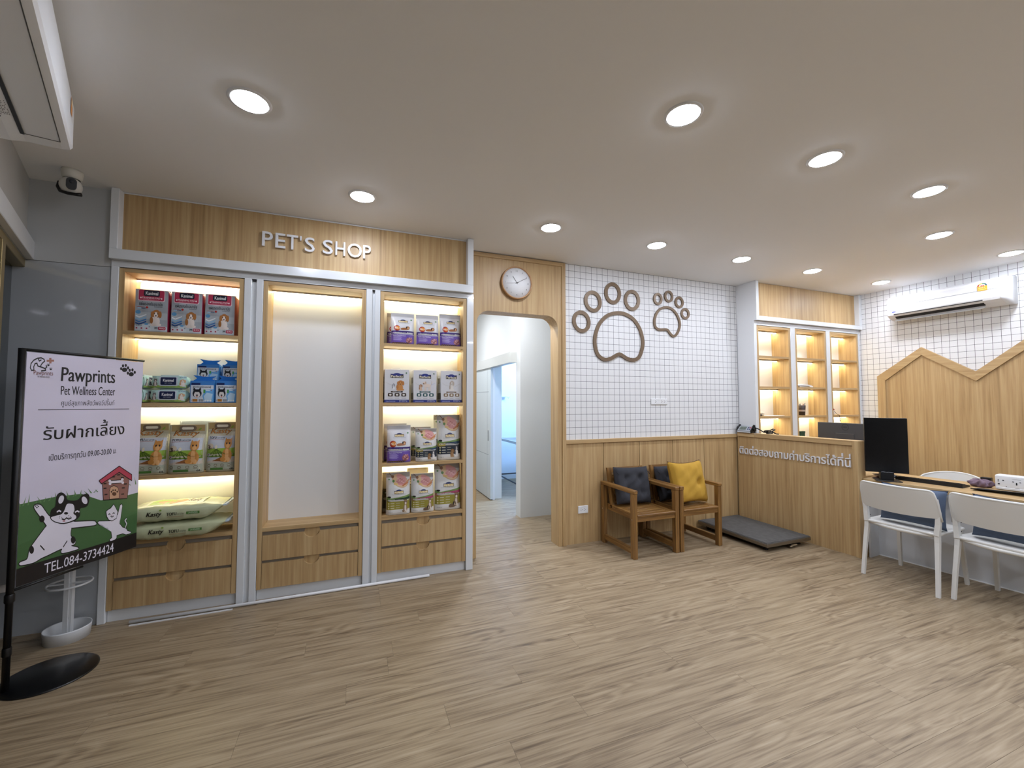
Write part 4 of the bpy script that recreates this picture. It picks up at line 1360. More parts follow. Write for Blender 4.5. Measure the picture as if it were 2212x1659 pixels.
# ------------------------------------------------------------------ reception counter
CA = math.atan(0.04)
CO = Vector((4.192, 2.360, 0))
ct = thing('reception_counter', 'oak-clad reception counter standing out from the wainscot', 'counter', CO, (0, 0, CA))
obj('core', G().box(0.006, 0.100, 0.004, 0.985, 0.0, 0.985), OAK_Z, ct)
obj('front_panel', G().box(0.0, 0.006, 0.040, 1.195, 0.0, 0.985), OAK_Z, ct)
obj('end_post', G().box(-0.012, 0.104, 0.0, 0.040, 0.0, 1.030, 0.0015), OAK_Z, ct)
obj('top_cap', G().box(-0.013, 0.106, 0.040, 0.985, 0.985, 1.030, 0.0015), OAK_Y, ct)
obj('top_cap', G().box(-0.013, 0.040, 0.985, 1.195, 0.985, 1.030, 0.0015), OAK_Y, ct)
obj('corner_post', G().box(-0.006, 0.0, 1.180, 1.195, 0.0, 0.985), OAK_Z, ct)

tsign = thing('counter_sign', 'raised white Thai lettering along the front of the counter', 'sign', CO + Vector((0, 0, 0.80)), (0, 0, CA))
ths = ['\u0e15\u0e34', '\u0e14', '\u0e15\u0e48', '\u0e2d', '\u0e2a', '\u0e2d', '\u0e1a', '\u0e16', '\u0e32', '\u0e21', '\u0e04\u0e48', '\u0e32', '\u0e1a', '\u0e23\u0e34', '\u0e01', '\u0e32', '\u0e23', '\u0e44', '\u0e14\u0e49', '\u0e17\u0e35\u0e48', '\u0e19\u0e35\u0e48']
full = ''.join(ths)
fv, ff_ = text2d(full)
xs_ = [p[0] for p in fv]
FX0, FX1 = min(xs_), max(xs_)
base_h = max(p[1] for p in text2d('\u0e1a')[0])
adv = 0.0
pre = ''
for chs in ths:
    bl = ''.join(c for c in pre if True)
    bare = re.sub('[\u0e48\u0e49]', '', pre) if False else pre
    a = (max(p[0] for p in _text_raw(bare + '|', 0)[0]) - max(p[0] for p in _text_raw('|', 0)[0])) if bare else 0.0
    v, f = text2d(chs, fat=0.006)
    v = [(x + a, y) for x, y in v]

    def place(x, y, d):
        k = (x - FX0) / (FX1 - FX0)
        yy = 1.172 - k * (1.172 - 0.058)
        return (-0.0012 - d, yy, 0.790 + y / base_h * 0.062 - 0.80)
    obj('letter', raised(v, f, 0.011, place), LET, tsign)
    pre += chs

# weighing indicator on the counter end
ind = thing('scale_indicator', 'grey weighing indicator with display lying on the counter corner', 'scale display', (4.158, 3.462, 1.0308), (0, 0, 0.03))
prof = [(-0.034, 0.0), (0.030, 0.0), (0.030, 0.070), (0.018, 0.074), (-0.034, 0.022)]
obj('housing', G().prism([(p[0], p[1]) for p in prof], 'y', -0.082, 0.082), M('9A9EA2', 0.4), ind)
obj('base_band', G().box(-0.036, 0.031, -0.081, 0.081, 0.0, 0.012, 0.002), M('C9CCCC', 0.35), ind)
for s in (-1, 1):
    obj('side_bracket', G().prism([(-0.03, 0.0), (0.032, 0.0), (0.032, 0.085), (0.015, 0.09), (-0.033, 0.03)], 'y', s * 0.082 if s > 0 else -0.094, 0.094 if s > 0 else -0.082), BLACK, ind)
    obj('bracket_knob', G().lathe([(0.0, -0.008), (0.02, -0.008), (0.02, 0.008), (0.0, 0.008)], (0.012, s * 0.10, 0.045), 14, 0, 'y'), BLACK, ind)


def slope(u, v, off=0.0):
    a, c_ = Vector((-0.034, 0, 0.022)), Vector((0.018, 0, 0.074))
    n = Vector((-0.707, 0, 0.707))
    p = a + (c_ - a) * v + n * off
    return Vector((p.x, 0.082 - 0.164 * u, p.z))


P = Print().p(rect(.04, .06, .96, .94), 'B4B8BC').p(rect(.10, .16, .60, .82), '5C645C').p(rect(.13, .22, .57, .76), '7A8478')
P.t('888.88', .16, .30, .54, .66, '4A524A')
for k, c in enumerate(('23305A', 'A8323A', '23305A', '23305A')):
    P.p(rrect(.68 + .14 * (k % 2), .55 - .32 * (k // 2), .79 + .14 * (k % 2), .78 - .32 * (k // 2), .02, .05), c)
P.build('display_and_keys', slope, ind, flat=True)
cb = [(0.01, -0.10, 0.06), (0.0, -0.16, 0.045), (0.01, -0.20, 0.02), (0.02, -0.24, 0.012), (-0.01, -0.30, 0.02), (0.01, -0.34, 0.05), (0.02, -0.31, 0.055), (0.0, -0.25, 0.02), (0.02, -0.20, 0.012), (0.03, -0.26, 0.03), (0.0, -0.33, 0.02), (-0.01, -0.36, 0.008), (0.0, -0.385, 0.006)]
obj('cable', G().tube([(p.x, p.y, p.z + 0.002) for p in [Vector(q) for q in cb]], 0.006, 7), BLACK, ind)
obj('cable_loop', G().tube([Vector((0.0, -0.27, 0.022)) + Vector((0.012 * math.cos(a), 0.05 * math.cos(a) + 0.01 * math.sin(3 * a), 0.016 * math.sin(a))) for a in [2 * PI * k / 24 for k in range(24)]], 0.006, 6, True), BLACK, ind)
obj('cable_tie', G().tube([(-0.01, -0.20, 0.012), (-0.040, -0.17, 0.008), (-0.066, -0.15, 0.004), (-0.070, -0.165, -0.010), (-0.066, -0.18, -0.004)], 0.0016, 5), M('8A8A8A', 0.4), ind)

# ------------------------------------------------------------------ reception shelving
GR = 'lit oak shelf bays behind reception'
RS = [1.906, 1.555, 1.216, 0.872]
RL = [2.222, 1.878, 1.527, 1.188]
for (a, c_), lab in (((4.240, 4.788), 'lit oak bay beside the white column, small clutter on its third shelf'), ((4.869, 5.420), 'lit oak bay with paper sheets and a pen cup'), ((5.493, 6.040), 'lit oak bay in the corner by the wallpapered side wall')):
    bay('reception_bay', lab, a, c_, RS, RL, 3.362, 3.574, 2.250, 0.452, False, 0.030, GR, 0.05)
rsur = thing('reception_surround', 'white column and framework around the reception shelf bays', 'cabinet frame', (5.1, 3.45, 0))
bx('column', rsur, M('E6E7E8', 0.4), 4.196, 4.205, 3.357, 3.574, 0.0, 2.300)
bx('column', rsur, M('E6E7E8', 0.4), 4.196, 4.205, 3.320, 3.584, 2.300, H - 0.002)
for a, c_ in ((4.206, 4.238), (4.790, 4.867), (5.422, 5.491), (6.042, 6.066)):
    bx('stile', rsur, GLOSS, a, c_, 3.357, 3.598, 0.45, 2.254, 0.002)
bx('header', rsur, GLOSS, 4.206, 6.066, 3.357, 3.60, 2.254, 2.300)
bx('base_cabinet', rsur, GLOSS, 4.30, 6.066, 3.357, 3.60, 0.0, 0.45)
rv = thing('reception_valance', 'white-framed oak valance above the reception shelf bays', 'valance', (5.1, 3.45, 2.302))
bx('oak_panel', rv, OAK_Z, 4.236, 6.02, 3.375, 3.40, 2.352, H - 0.004)
bx('bottom_rail', rv, GLOSS, 4.206, 6.066, 3.320, 3.60, 2.302, 2.352, 0.002)
bx('end_rail', rv, GLOSS, 4.206, 4.238, 3.320, 3.60, 2.352, H - 0.002, 0.002)
bx('end_rail', rv, GLOSS, 6.018, 6.066, 3.320, 3.60, 2.352, H - 0.002, 0.002)

# odds and ends on those shelves
SHEET = M('E8E8E6', 0.6)
tag(obj('paper_stack', G().box(-0.13, 0.13, -0.07, 0.07, 0, 0.012).box(-0.11, 0.15, -0.06, 0.08, 0.012, 0.017), SHEET, None, (5.10, 3.47, 1.5555), (0, 0, 0.06)), 'loose stack of white papers in the middle reception bay', 'papers')
tag(obj('paper_booklet', G().prism([(-0.12, 0.0), (0.12, 0.0), (0.12, 0.004), (0.0, 0.022), (-0.12, 0.006)], 'y', -0.08, 0.06), SHEET, None, (5.06, 3.465, 1.573), (0, 0, -0.05)), 'curling booklet on top of the paper stack', 'booklet')
cup = thing('pen_cup', 'dark mesh cup packed with pens in the middle reception bay', 'cup', (5.065, 3.44, 1.2165))
obj('cup_wall', G().lathe([(0.0, 0.0), (0.034, 0.0), (0.042, 0.12), (0.040, 0.12), (0.031, 0.004), (0.0, 0.004)], (0, 0, 0), 20), M('3A2C26', 0.5), cup)
obj('cup_band', G().lathe([(0.0372, 0.045), (0.0385, 0.048), (0.0400, 0.062), (0.0395, 0.066)], (0, 0, 0), 20), M('B8A898', 0.5), cup)
for k, c in enumerate(('7A2E2A', '2A2A30', 'B08A5A', '2A3A5A', '8A5A3A', '1A1A1C')):
    a = k * 1.05
    obj('pen', G().tube([(0.016 * math.cos(a), 0.016 * math.sin(a), 0.006), (0.034 * math.cos(a), 0.034 * math.sin(a), 0.135 + 0.006 * (k % 3))], 0.004, 6), M(c, 0.4), cup)
tag(obj('paper_sheet', G().box(-0.13, 0.13, -0.07, 0.07, 0, 0.003), SHEET, None, (4.56, 3.45, 1.2165), (0, 0, 0.05)), 'single white sheet on the third shelf by the column', 'paper')
tb = thing('tape_roll', 'small dark adhesive tape roll on the third shelf by the column', 'tape', (4.325, 3.43, 1.2165))
obj('roll', G().lathe([(0.016, 0.0), (0.034, 0.0), (0.034, 0.022), (0.016, 0.022), (0.016, 0.0)], (0, 0, 0), 20), M('2E3440', 0.4), tb)
obj('core', G().lathe([(0.013, 0.0), (0.0165, 0.0), (0.0165, 0.022), (0.013, 0.022), (0.013, 0.0)], (0, 0, 0), 20), M('B8A98C', 0.6), tb)
gz = thing('gauze_ball', 'crumpled cream gauze beside the tape roll', 'gauze', (4.40, 3.45, 1.2165))
obj('wad', G().grid(lambda u, v: ((0.036 + 0.006 * math.sin(9 * u * 6 + 5 * v)) * math.cos(2 * PI * u) * math.sin(PI * max(.02, min(.98, v))), (0.03 + 0.005 * math.sin(11 * v)) * math.sin(2 * PI * u) * math.sin(PI * max(.02, min(.98, v))), 0.024 - 0.024 * math.cos(PI * v)), 18, 10, True), M('D8D0BC', 0.8), gz)
fg = thing('keychain_charm', 'small red and white charm with a dangling dark cord', 'charm', (5.56, 3.392, 1.2165))
obj('charm_body', G().lathe([(0.0, 0.0), (0.016, 0.002), (0.018, 0.02), (0.012, 0.042), (0.014, 0.05), (0.016, 0.06), (0.010, 0.074), (0.0, 0.078)], (0, 0, 0), 14), M('E0D8D4', 0.4), fg)
obj('charm_cap', G().lathe([(0.0165, 0.058), (0.0175, 0.066), (0.011, 0.078), (0.0, 0.083)], (0, 0, 0), 14), M('B2382C', 0.4), fg)
obj('cord', G().tube([(0.012, -0.005, 0.055), (0.03, -0.01, 0.03), (0.05, -0.02, 0.006), (0.058, -0.034, 0.003), (0.062, -0.04, -0.03), (0.066, -0.04, -0.06)], 0.0025, 6), BLACK, fg)
obj('tag', G().lathe([(0.0, -0.002), (0.010, -0.002), (0.010, 0.002), (0.0, 0.002)], (0.068, -0.04, -0.07), 12, 0, 'y'), M('CFC8B0', 0.4), fg)
bk = thing('green_box', 'small dark green box low in the middle reception bay', 'box', (5.04, 3.45, 0.8725))
obj('carton', G().box(-0.04, 0.045, -0.03, 0.03, 0, 0.150, 0.002), M('1F4A3A', 0.5), bk)
obj('lid', G().box(-0.042, 0.047, -0.032, 0.032, 0.128, 0.153, 0.002), M('1A4234', 0.5), bk)

# ------------------------------------------------------------------ side wall: gabled oak panel and air conditioner
hp = thing('gabled_wall_panel', 'oak wall panel cut into a row of house gables', 'wall panel', (XR - 0.006, 2.0, 0))
outer = [(3.163, 0.0), (3.163, 1.693), (2.729, 2.005), (2.296, 1.696), (1.83, 2.085), (1.36, 1.70), (0.93, 2.005), (0.50, 1.70), (0.50, 0.0)]
inner = [(3.082, 0.0), (3.082, 1.638), (2.729, 1.915), (2.294, 1.598), (1.83, 1.985), (1.36, 1.605), (0.93, 1.915), (0.58, 1.65), (0.58, 0.0)]
obj('oak_field', G().prism([(y - 2.0, z) for y, z in inner], 'x', -0.016, 0.0), OAK_Z, hp)
for k in range(len(outer) - 1):
    q = [outer[k], outer[k + 1], inner[k + 1], inner[k]]
    obj('gable_moulding', G().prism([(y - 2.0, z) for y, z in q], 'x', -0.032, 0.0), OAK_Z if k in (0, len(outer) - 2) else OAK_Y, hp)


def aircon(t, L, sub='right'):
    """Local x = length, local -y faces the room, z up; origin at wall, lower edge."""
    h = 0.275
    body = [(0.0, 0.012), (0.0, h), (-0.05, h + 0.008), (-0.15, h - 0.002), (-0.195, h - 0.025), (-0.205, h - 0.05), (-0.208, 0.075), (-0.200, 0.052), (-0.17, 0.030), (-0.12, 0.010), (-0.05, 0.0)]

    def slab(x0, x1, k=1.0, mat=PLASTIC, nm='body'):
        return obj(nm, G().prism([(y * k, z) for y, z in body], 'x', x0, x1, 0, False), mat, t)
    return slab, h


ac = thing('air_conditioner', 'white wall air conditioner with open outlet flap and energy sticker', 'air conditioner', (XR - 0.006, 2.47, 2.338), (0, 0, -PI / 2))
slab, hh = aircon(ac, 0.96)
AL = 0.485
slab(-AL + 0.015, AL - 0.05, 1.0)
for s, mn in ((-1, 'end_cap'), (1, 'end_cap')):
    for q in range(3):
        pass
def endcap(t, x0, x1, k0, k1, nm, n=5):
    base = [(0.0, 0.012), (0.0, 0.275), (-0.05, 0.283), (-0.15, 0.273), (-0.195, 0.25), (-0.205, 0.225), (-0.208, 0.075), (-0.200, 0.052), (-0.17, 0.030), (-0.12, 0.010), (-0.05, 0.0)]
    m_ = len(base)
    g = G()
    vv = []
    for i in range(n + 1):
        tt = i / n
        k = k0 + (k1 - k0) * (1 - math.sqrt(max(0.0, 1 - tt * tt)))
        vv += [(x0 + (x1 - x0) * tt, y * k, 0.14 + (z - 0.14) * (0.97 + 0.03 * k)) for y, z in base]
    ff = [[i * m_ + j, i * m_ + (j + 1) % m_, (i + 1) * m_ + (j + 1) % m_, (i + 1) * m_ + j] for i in range(n) for j in range(m_)]
    ff += [list(range(m_)), [n * m_ + j for j in range(m_)]]
    g.add(vv, ff, 0, True)
    return obj(nm, g, PLASTIC, t)


endcap(ac, AL - 0.05, AL, 1.0, 0.55, 'end_cap')
endcap(ac, -AL + 0.015, -AL, 1.0, 0.8, 'end_cap')
obj('seam', G().box(-AL + 0.02, AL - 0.05, -0.2085, -0.2065, 0.158, 0.1605), M('9A9C9E', 0.5), ac)
obj('outlet_slot', G().prism([(-0.196, 0.058), (-0.2045, 0.064), (-0.2045, 0.058), (-0.150, 0.012), (-0.14, 0.020)], 'x', -AL + 0.07, AL - 0.17), BLACK, ac)
obj('outlet_flap', G().prism([(-0.150, -0.010), (-0.156, -0.014), (-0.142, -0.008), (-0.118, 0.003), (-0.12, 0.008)], 'x', -AL + 0.05, AL - 0.18), PLASTIC, ac)
P = Print().p(rrect(-0.035, 0.045, 0.035, 0.083, .006), 'E8A92E').p(ell(0, 0.083, 0.035, 0.030, 24), 'E8E8E8')
for k, c in enumerate(('B0452E', 'D9C14A', '3A7A5A', '23506A')):
    a0 = PI - k * PI / 4
    P.p([(0.035 * math.cos(a0 - PI / 4 * j / 5), 0.083 + 0.030 * math.sin(a0 - PI / 4 * j / 5)) for j in range(6)] + [(0.024 * math.cos(a0 - PI / 4 * j / 5), 0.083 + 0.020 * math.sin(a0 - PI / 4 * j / 5)) for j in range(5, -1, -1)], c)
P.p(rect(-0.035, 0.036, 0.035, 0.083), 'E8A92E').p(ell(0, 0.086, 0.012, 0.010), 'C8452E').t('5', -0.004, 0.080, 0.004, 0.093, 'F2F2F2', .02).t('\u0e40\u0e1a\u0e2d\u0e23\u0e4c 5', -0.025, 0.062, 0.02, 0.074, 'F6E8C8', .01).p(rect(-0.03, 0.046, 0.028, 0.051), 'F2D28A')
P.build('energy_sticker', lambda u, v, o: Vector((AL - 0.165 + u, -0.2085 - o, v + 0.12)), ac, flat=True)
Print().p(ell(0, 0, 0.020, 0.0075, 20), '27348C').t('Carrier', -0.013, -0.003, 0.013, 0.004, 'E8EAF4').build('badge', lambda u, v, o: Vector((-AL + 0.075 + u, -0.2085 - o, v + 0.088)), ac, flat=True)

# second unit over the shop front (local x runs along the shop front)
ac2 = thing('air_conditioner', 'white air conditioner hung above the glazed shop front, seen from beneath', 'air conditioner', LO + AX * 1.665 + Vector((0, 0, 2.478)), (0, 0, LROT[2] + PI))
SC = 1.315
prof2 = [(0.0, 0.02), (0.0, 0.236), (-0.20, 0.240), (-0.262, 0.236), (-0.277, 0.222), (-0.278, 0.045), (-0.270, 0.034), (-0.245, 0.028), (-0.14, 0.020), (-0.10, 0.006), (-0.03, 0.0)]
AL2 = 0.53


def body2(x0, x1, k0, k1, nm, n):
    m_ = len(prof2)
    vv = []
    for i in range(n + 1):
        tt = i / n
        k = k0 + (k1 - k0) * (1 - math.sqrt(max(0.0, 1 - tt * tt)))
        vv += [(x0 + (x1 - x0) * tt, y * (0.9 + 0.1 * k) if y < -0.2 else y, 0.12 + (z - 0.12) * (0.85 + 0.15 * k)) for y, z in prof2]
    ff = [[i * m_ + j, i * m_ + (j + 1) % m_, (i + 1) * m_ + (j + 1) % m_, (i + 1) * m_ + j] for i in range(n) for j in range(m_)]
    ff += [list(range(m_)), [n * m_ + j for j in range(m_)]]
    return obj(nm, G().add(vv, ff), PLASTIC, ac2)


body2(-AL2 + 0.03, AL2 - 0.03, 1, 1, 'body', 1)
body2(AL2 - 0.03, AL2, 1, 0.4, 'end_cap', 5)
body2(-AL2 + 0.03, -AL2, 1, 0.4, 'end_cap', 5)
obj('outlet_slot', G().box(-AL2 + 0.09, AL2 - 0.09, -0.146, -0.134, 0.015, 0.0205), BLACK, ac2)
GAP = M('4A4A48', 0.6)
obj('flap_seam', G().box(-AL2 + 0.09, AL2 - 0.09, -0.2475, -0.2450, 0.0262, 0.029), GAP, ac2)
for xx in (-AL2 + 0.09, AL2 - 0.09):
    obj('flap_seam', G().prism([(-0.246, 0.0265), (-0.138, 0.0178), (-0.138, 0.0205), (-0.246, 0.029)], 'x', xx - 0.001, xx + 0.001), GAP, ac2)
P = Print().p(ell(-AL2 + 0.13, 0.085, 0.026, 0.011), '3A3C9A')
P.build('badge', lambda u, v, o: Vector((u, -0.2785 - o, v)), ac2, flat=True)
P = Print()
rnd = random.Random(4)
for r_ in range(7):
    for c_ in range(9):
        if rnd.random() < .8:
            a = c_ * 0.012; b_ = r_ * 0.011
            P.p(rect(a, b_, a + rnd.uniform(.006, .0115), b_ + .0045), '2C2C2C')
P.p(ell(0.118, 0.07, 0.006, 0.006), '1A1A1A')
P.build('rating_label', lambda u, v, o: Vector((AL2 - 0.34 + u, -0.128 + v * 0.38, 0.0158 - 0.35 * (v * 0.38) - o)), ac2, flat=True)
P = Print().p(rect(0, 0, 0.05, 0.07), 'D98A3A').p(rect(0.005, 0.04, 0.045, 0.065), 'E8D8B0')
P.build('energy_sticker', lambda u, v, o: Vector((AL2 - 0.16 + u, -0.2785 - o, 0.14 + v)), ac2, flat=True)

# ------------------------------------------------------------------ security camera
cm = thing('security_camera', 'small white dome security camera under the ceiling corner', 'camera', (-1.60, 3.16, H))
obj('mount', G().lathe([(0.0, 0.0), (0.046, 0.0), (0.049, -0.012), (0.044, -0.045), (0.036, -0.052)], (0, 0, 0), 28), M('D2CFC4', 0.4), cm)
obj('ball', G().lathe([(0.0, 0.0)] + [(0.050 * math.sin(PI * k / 14), -0.050 + 0.050 * math.cos(PI * k / 14)) for k in range(1, 14)] + [(0.0, -0.100)], (0.0, -0.008, -0.045), 28), M('D2D0C8', 0.35), cm)
face = obj('lens_plate', G().prism(rrect(-0.022, -0.034, 0.022, 0.034, 0.020), 'y', -0.010, 0.006), BLACK, cm, (0.022, -0.048, -0.098), (0.15, 0, 0.5))
obj('lens', G().lathe([(0.0, -0.016), (0.008, -0.015), (0.011, -0.010)], (0, 0, 0.012), 16, 0, 'y'), M('2A3038', 0.1), face)
obj('bracket', G().tube([(-0.056, -0.005, -0.075), (-0.058, -0.01, -0.11), (-0.040, -0.02, -0.138), (0.0, -0.03, -0.150), (0.04, -0.035, -0.152), (0.062, -0.035, -0.150)], [0.006, 0.008, 0.009, 0.009, 0.009, 0.011], 8), BLACK, cm)

# ------------------------------------------------------------------ banner stand
BP0, BP1 = Vector((-1.541, 2.735, 0)), Vector((-1.270, 3.244, 0))
bd = (BP1 - BP0).normalized()
st = thing('banner_stand', 'black banner stand with round floor plate and upright pole', 'banner stand', (-1.43, 2.83, 0))
obj('floor_plate', G().lathe([(0.0, 0.0), (0.180, 0.0), (0.180, 0.005), (0.174, 0.008), (0.0, 0.008)], (0, 0, 0), 56), M('0D0E10', 0.28, 0, 0.5, 0.2), st)
q = BP0 - Vector((-1.43, 2.83, 0))
obj('pole', G().tube([(q.x, q.y, 0.006), (q.x, q.y, 1.645)], 0.0135, 14), M('0A0A0B', 0.45), st)
obj('pole_collar', G().lathe([(0.016, 0.42), (0.018, 0.425), (0.018, 0.455), (0.016, 0.46)], (q.x, q.y, 0), 16), BLACK, st)
obj('pole_collar', G().lathe([(0.015, 0.17), (0.0165, 0.175), (0.0165, 0.205), (0.015, 0.21)], (q.x, q.y, 0), 16), BLACK, st)
obj('top_arm', G().tube([(q.x, q.y, 1.640), tuple(q + bd * 0.59 + Vector((0, 0, 1.640)))], 0.007, 10), BLACK, st)
obj('lower_arm', G().tube([(q.x, q.y, 0.472), tuple(q + bd * 0.30 + Vector((0, 0, 0.474)))], 0.006, 10), BLACK, st)

BW, BZ0, BZ1 = 0.577, 0.484, 1.630
bn = thing('hanging_banner', 'printed clinic banner with cartoon dog and cat on grass', 'banner', BP0 + Vector((0, 0, BZ0)), (0, 0, math.atan2(bd.y, bd.x)))


def cloth(u, v, off=0.0, sgn=-1):
    u, v = min(1.0, max(0.0, u)), min(1.0, max(0.0, v))
    s = 0.018 + u * (BW - 0.010)
    zb = v * (BZ1 - BZ0)
    wv = 0.006 * math.sin(2.2 * u * PI + 1.5 * v) * (0.4 + 0.6 * (1 - v)) + 0.0018 * math.sin(23 * v + 6 * u) * (1 - abs(2 * u - 1)) + 0.0006 * math.sin(41 * v - 9 * u)
    return Vector((s, wv - 0.002 + sgn * (0.0008 + off), zb))


g = G().grid(lambda u, v: cloth(u, v, 0, -1), 20, 48).grid(lambda u, v: cloth(u, v, 0, 1), 20, 48)
obj('cloth', g, M('C9C4D6', 0.4), bn)
obj('pole_sleeve', G().box(-0.012, 0.020, -0.0145, 0.0145, 0.0, BZ1 - BZ0 + 0.004, 0.004), M('0B0B0C', 0.55), bn) if False else None

# banner picture, measured on the photograph and rectified
QD = [(172, 35), (910, 128), (858, 1315), (85, 1570)]


def homography(src, dst):
    A, B_ = [], []
    for (x, y), (u, v) in zip(src, dst):
        A.append([x, y, 1, 0, 0, 0, -u * x, -u * y]); B_.append(u)
        A.append([0, 0, 0, x, y, 1, -v * x, -v * y]); B_.append(v)
    n = 8
    for i in range(n):
        k = max(range(i, n), key=lambda r: abs(A[r][i]))
        A[i], A[k] = A[k], A[i]; B_[i], B_[k] = B_[k], B_[i]
        for r in range(n):
            if r != i:
                t = A[r][i] / A[i][i]
                A[r] = [a - t * c for a, c in zip(A[r], A[i])]; B_[r] -= t * B_[i]
    h = [B_[i] / A[i][i] for i in range(n)]
    return lambda x, y: ((h[0] * x + h[1] * y + h[2]) / (h[6] * x + h[7] * y + 1), (h[3] * x + h[4] * y + h[5]) / (h[6] * x + h[7] * y + 1))


HM = homography(QD, [(0, 1), (1, 1), (1, 0), (0, 0)])


def hp_(pts):
    return [HM(*p) for p in pts]


P = Print()
INK = '121214'


def grow(pts, k):
    cx_ = sum(p[0] for p in pts) / len(pts); cy_ = sum(p[1] for p in pts) / len(pts)
    return [(cx_ + (x - cx_) * k, cy_ + (y - cy_) * k) for x, y in pts]


def outlined(pts, fill, w=0.0075):
    q_ = hp_(pts)
    P.many(stroke(q_, w, True), INK); P.p(q_, fill)


def tx(s, x0, y0, x1, y1, col=INK, bold=0.0, shear=0.0, top_y=None):
    a = HM(x0, y1); c = HM(x1, y0)
    P.t(s, a[0], a[1], c[0], c[1], col, bold, shear)


P.p(rect(0, 0, 1, 1), 'CFCADC')
ga, gb = HM(110, 1030)[1], HM(828, 975)[1]
P.p([(0, 0), (1, 0), (1, gb), (.78, gb - .005), (.62, gb + .002), (.45, ga - .004), (.25, ga + .004), (0, ga)], '44683E')
P.p([(0, 0), (1, 0), (1, gb * .62), (.6, gb * .55), (.3, gb * .7), (0, gb * .6)], '3E6238')
for k in range(26):
    u_ = (k * .3819) % 1.0
    b0 = ga - .01
    P.p([(u_, b0), (u_ + .012, b0), (u_ + random.uniform(-.03, .04), b0 + random.uniform(.012, .05))], '5C8050')
bl = HM(90, 1452)[1]
P.p(rect(0, 0, 1, bl), '141012')
P.t('TEL.084-3734424', HM(275, 1478)[0], bl * .22, HM(708, 1300)[0], bl * .80, 'E4E0EC', .004)
tx('Pawprints', 385, 176, 730, 262, INK, .02)
tx('Pet Wellness Center', 385, 284, 728, 322, INK, .014)
tx('\u0e28\u0e39\u0e19\u0e22\u0e4c\u0e2a\u0e38\u0e02\u0e20\u0e32\u0e1e\u0e2a\u0e31\u0e15\u0e27\u0e4c\u0e1e\u0e2d\u0e27\u0e4c\u0e1b\u0e23\u0e34\u0e49\u0e19\u0e17\u0e4c', 385, 356, 725, 404, INK)
P.many(stroke(hp_([(240, 416), (818, 425)]), .003), INK)
tx('\u0e23\u0e31\u0e1a\u0e1d\u0e32\u0e01\u0e40\u0e25\u0e35\u0e49\u0e22\u0e07', 272, 488, 790, 614, INK, .012)
a = HM(308, 745); c = HM(733, 690)
P.t('\u0e40\u0e1b\u0e34\u0e14\u0e1a\u0e23\u0e34\u0e01\u0e32\u0e23\u0e17\u0e38\u0e01\u0e27\u0e31\u0e19 09.00-20.00 \u0e19.', a[0], HM(500, 745)[1], c[0], HM(500, 690)[1], INK, .006)
for cx_, cy_, r_ in ((792, 172, 17), (834, 202, 16)):                         # small paws
    P.p(hp_(ell(cx_, cy_, r_, r_ * .85)), INK)
    for dx, dy in ((-22, -8), (-10, -26), (8, -28), (22, -12)):
        P.p(hp_(ell(cx_ + dx, cy_ + dy, 7, 10)), INK)
# clinic emblem
for pl_ in ([(200, 158), (192, 140), (198, 112), (215, 92), (238, 80), (262, 78), (280, 88), (284, 100), (270, 112), (262, 122)],
            [(215, 158), (214, 135), (222, 115), (235, 112), (240, 130), (262, 138), (285, 148), (290, 160), (262, 163)],
            [(200, 158), (216, 156)], [(244, 85), (250, 98), (262, 92)], [(262, 122), (255, 135)], [(285, 150), (296, 138), (292, 128)]):
    P.many(stroke(hp_(pl_), .006), INK)
P.p(hp_(rect(312, 80, 326, 116)), '9A6A5C').p(hp_(rect(296, 92, 342, 105)), '9A6A5C')
for cx_, cy_ in ((306, 128), (321, 155)):
    P.p(hp_(ell(cx_, cy_, 7, 5)), INK)
    for dx in (-7, 0, 7): P.p(hp_(ell(cx_ + dx, cy_ - 8, 2.5, 3)), INK)
tx('Pawprints', 212, 168, 336, 194, '7A4A44')
tx('PET WELLNESS CENTER', 238, 199, 314, 205, '6A5A5A')
# kennel
outlined([(640, 895), (750, 828), (815, 880), (800, 1000), (645, 1008)], '8A5F58', .009)
outlined([(620, 885), (750, 796), (832, 852), (832, 886), (750, 830), (633, 902)], 'B04256', .009)
outlined([(683, 1004), (684, 955), (692, 930), (714, 920), (738, 932), (745, 960), (745, 1000)], 'C2997C', .007)
P.p(hp_(ell(714, 972, 14, 12)), '5A3A28')
for dx, dy in ((-18, -14), (-7, -24), (8, -24), (20, -14)): P.p(hp_(ell(714 + dx, 972 + dy, 5, 6)), '3A241A')
outlined([(690, 888), (768, 884), (768, 900), (690, 904)], 'D8D2DC', .007)
for cx_, cy_ in ((686, 888), (688, 906), (770, 880), (772, 900)): P.p(hp_(ell(cx_, cy_, 9, 9)), 'D8D2DC')
for x_, y_ in ((712, 862), (745, 850), (770, 868), (655, 935), (775, 935), (790, 910), (660, 975), (770, 975), (655, 905)):
    P.many(stroke(hp_([(x_ - 8, y_), (x_ + 9, y_ - 1)]), .006), INK)
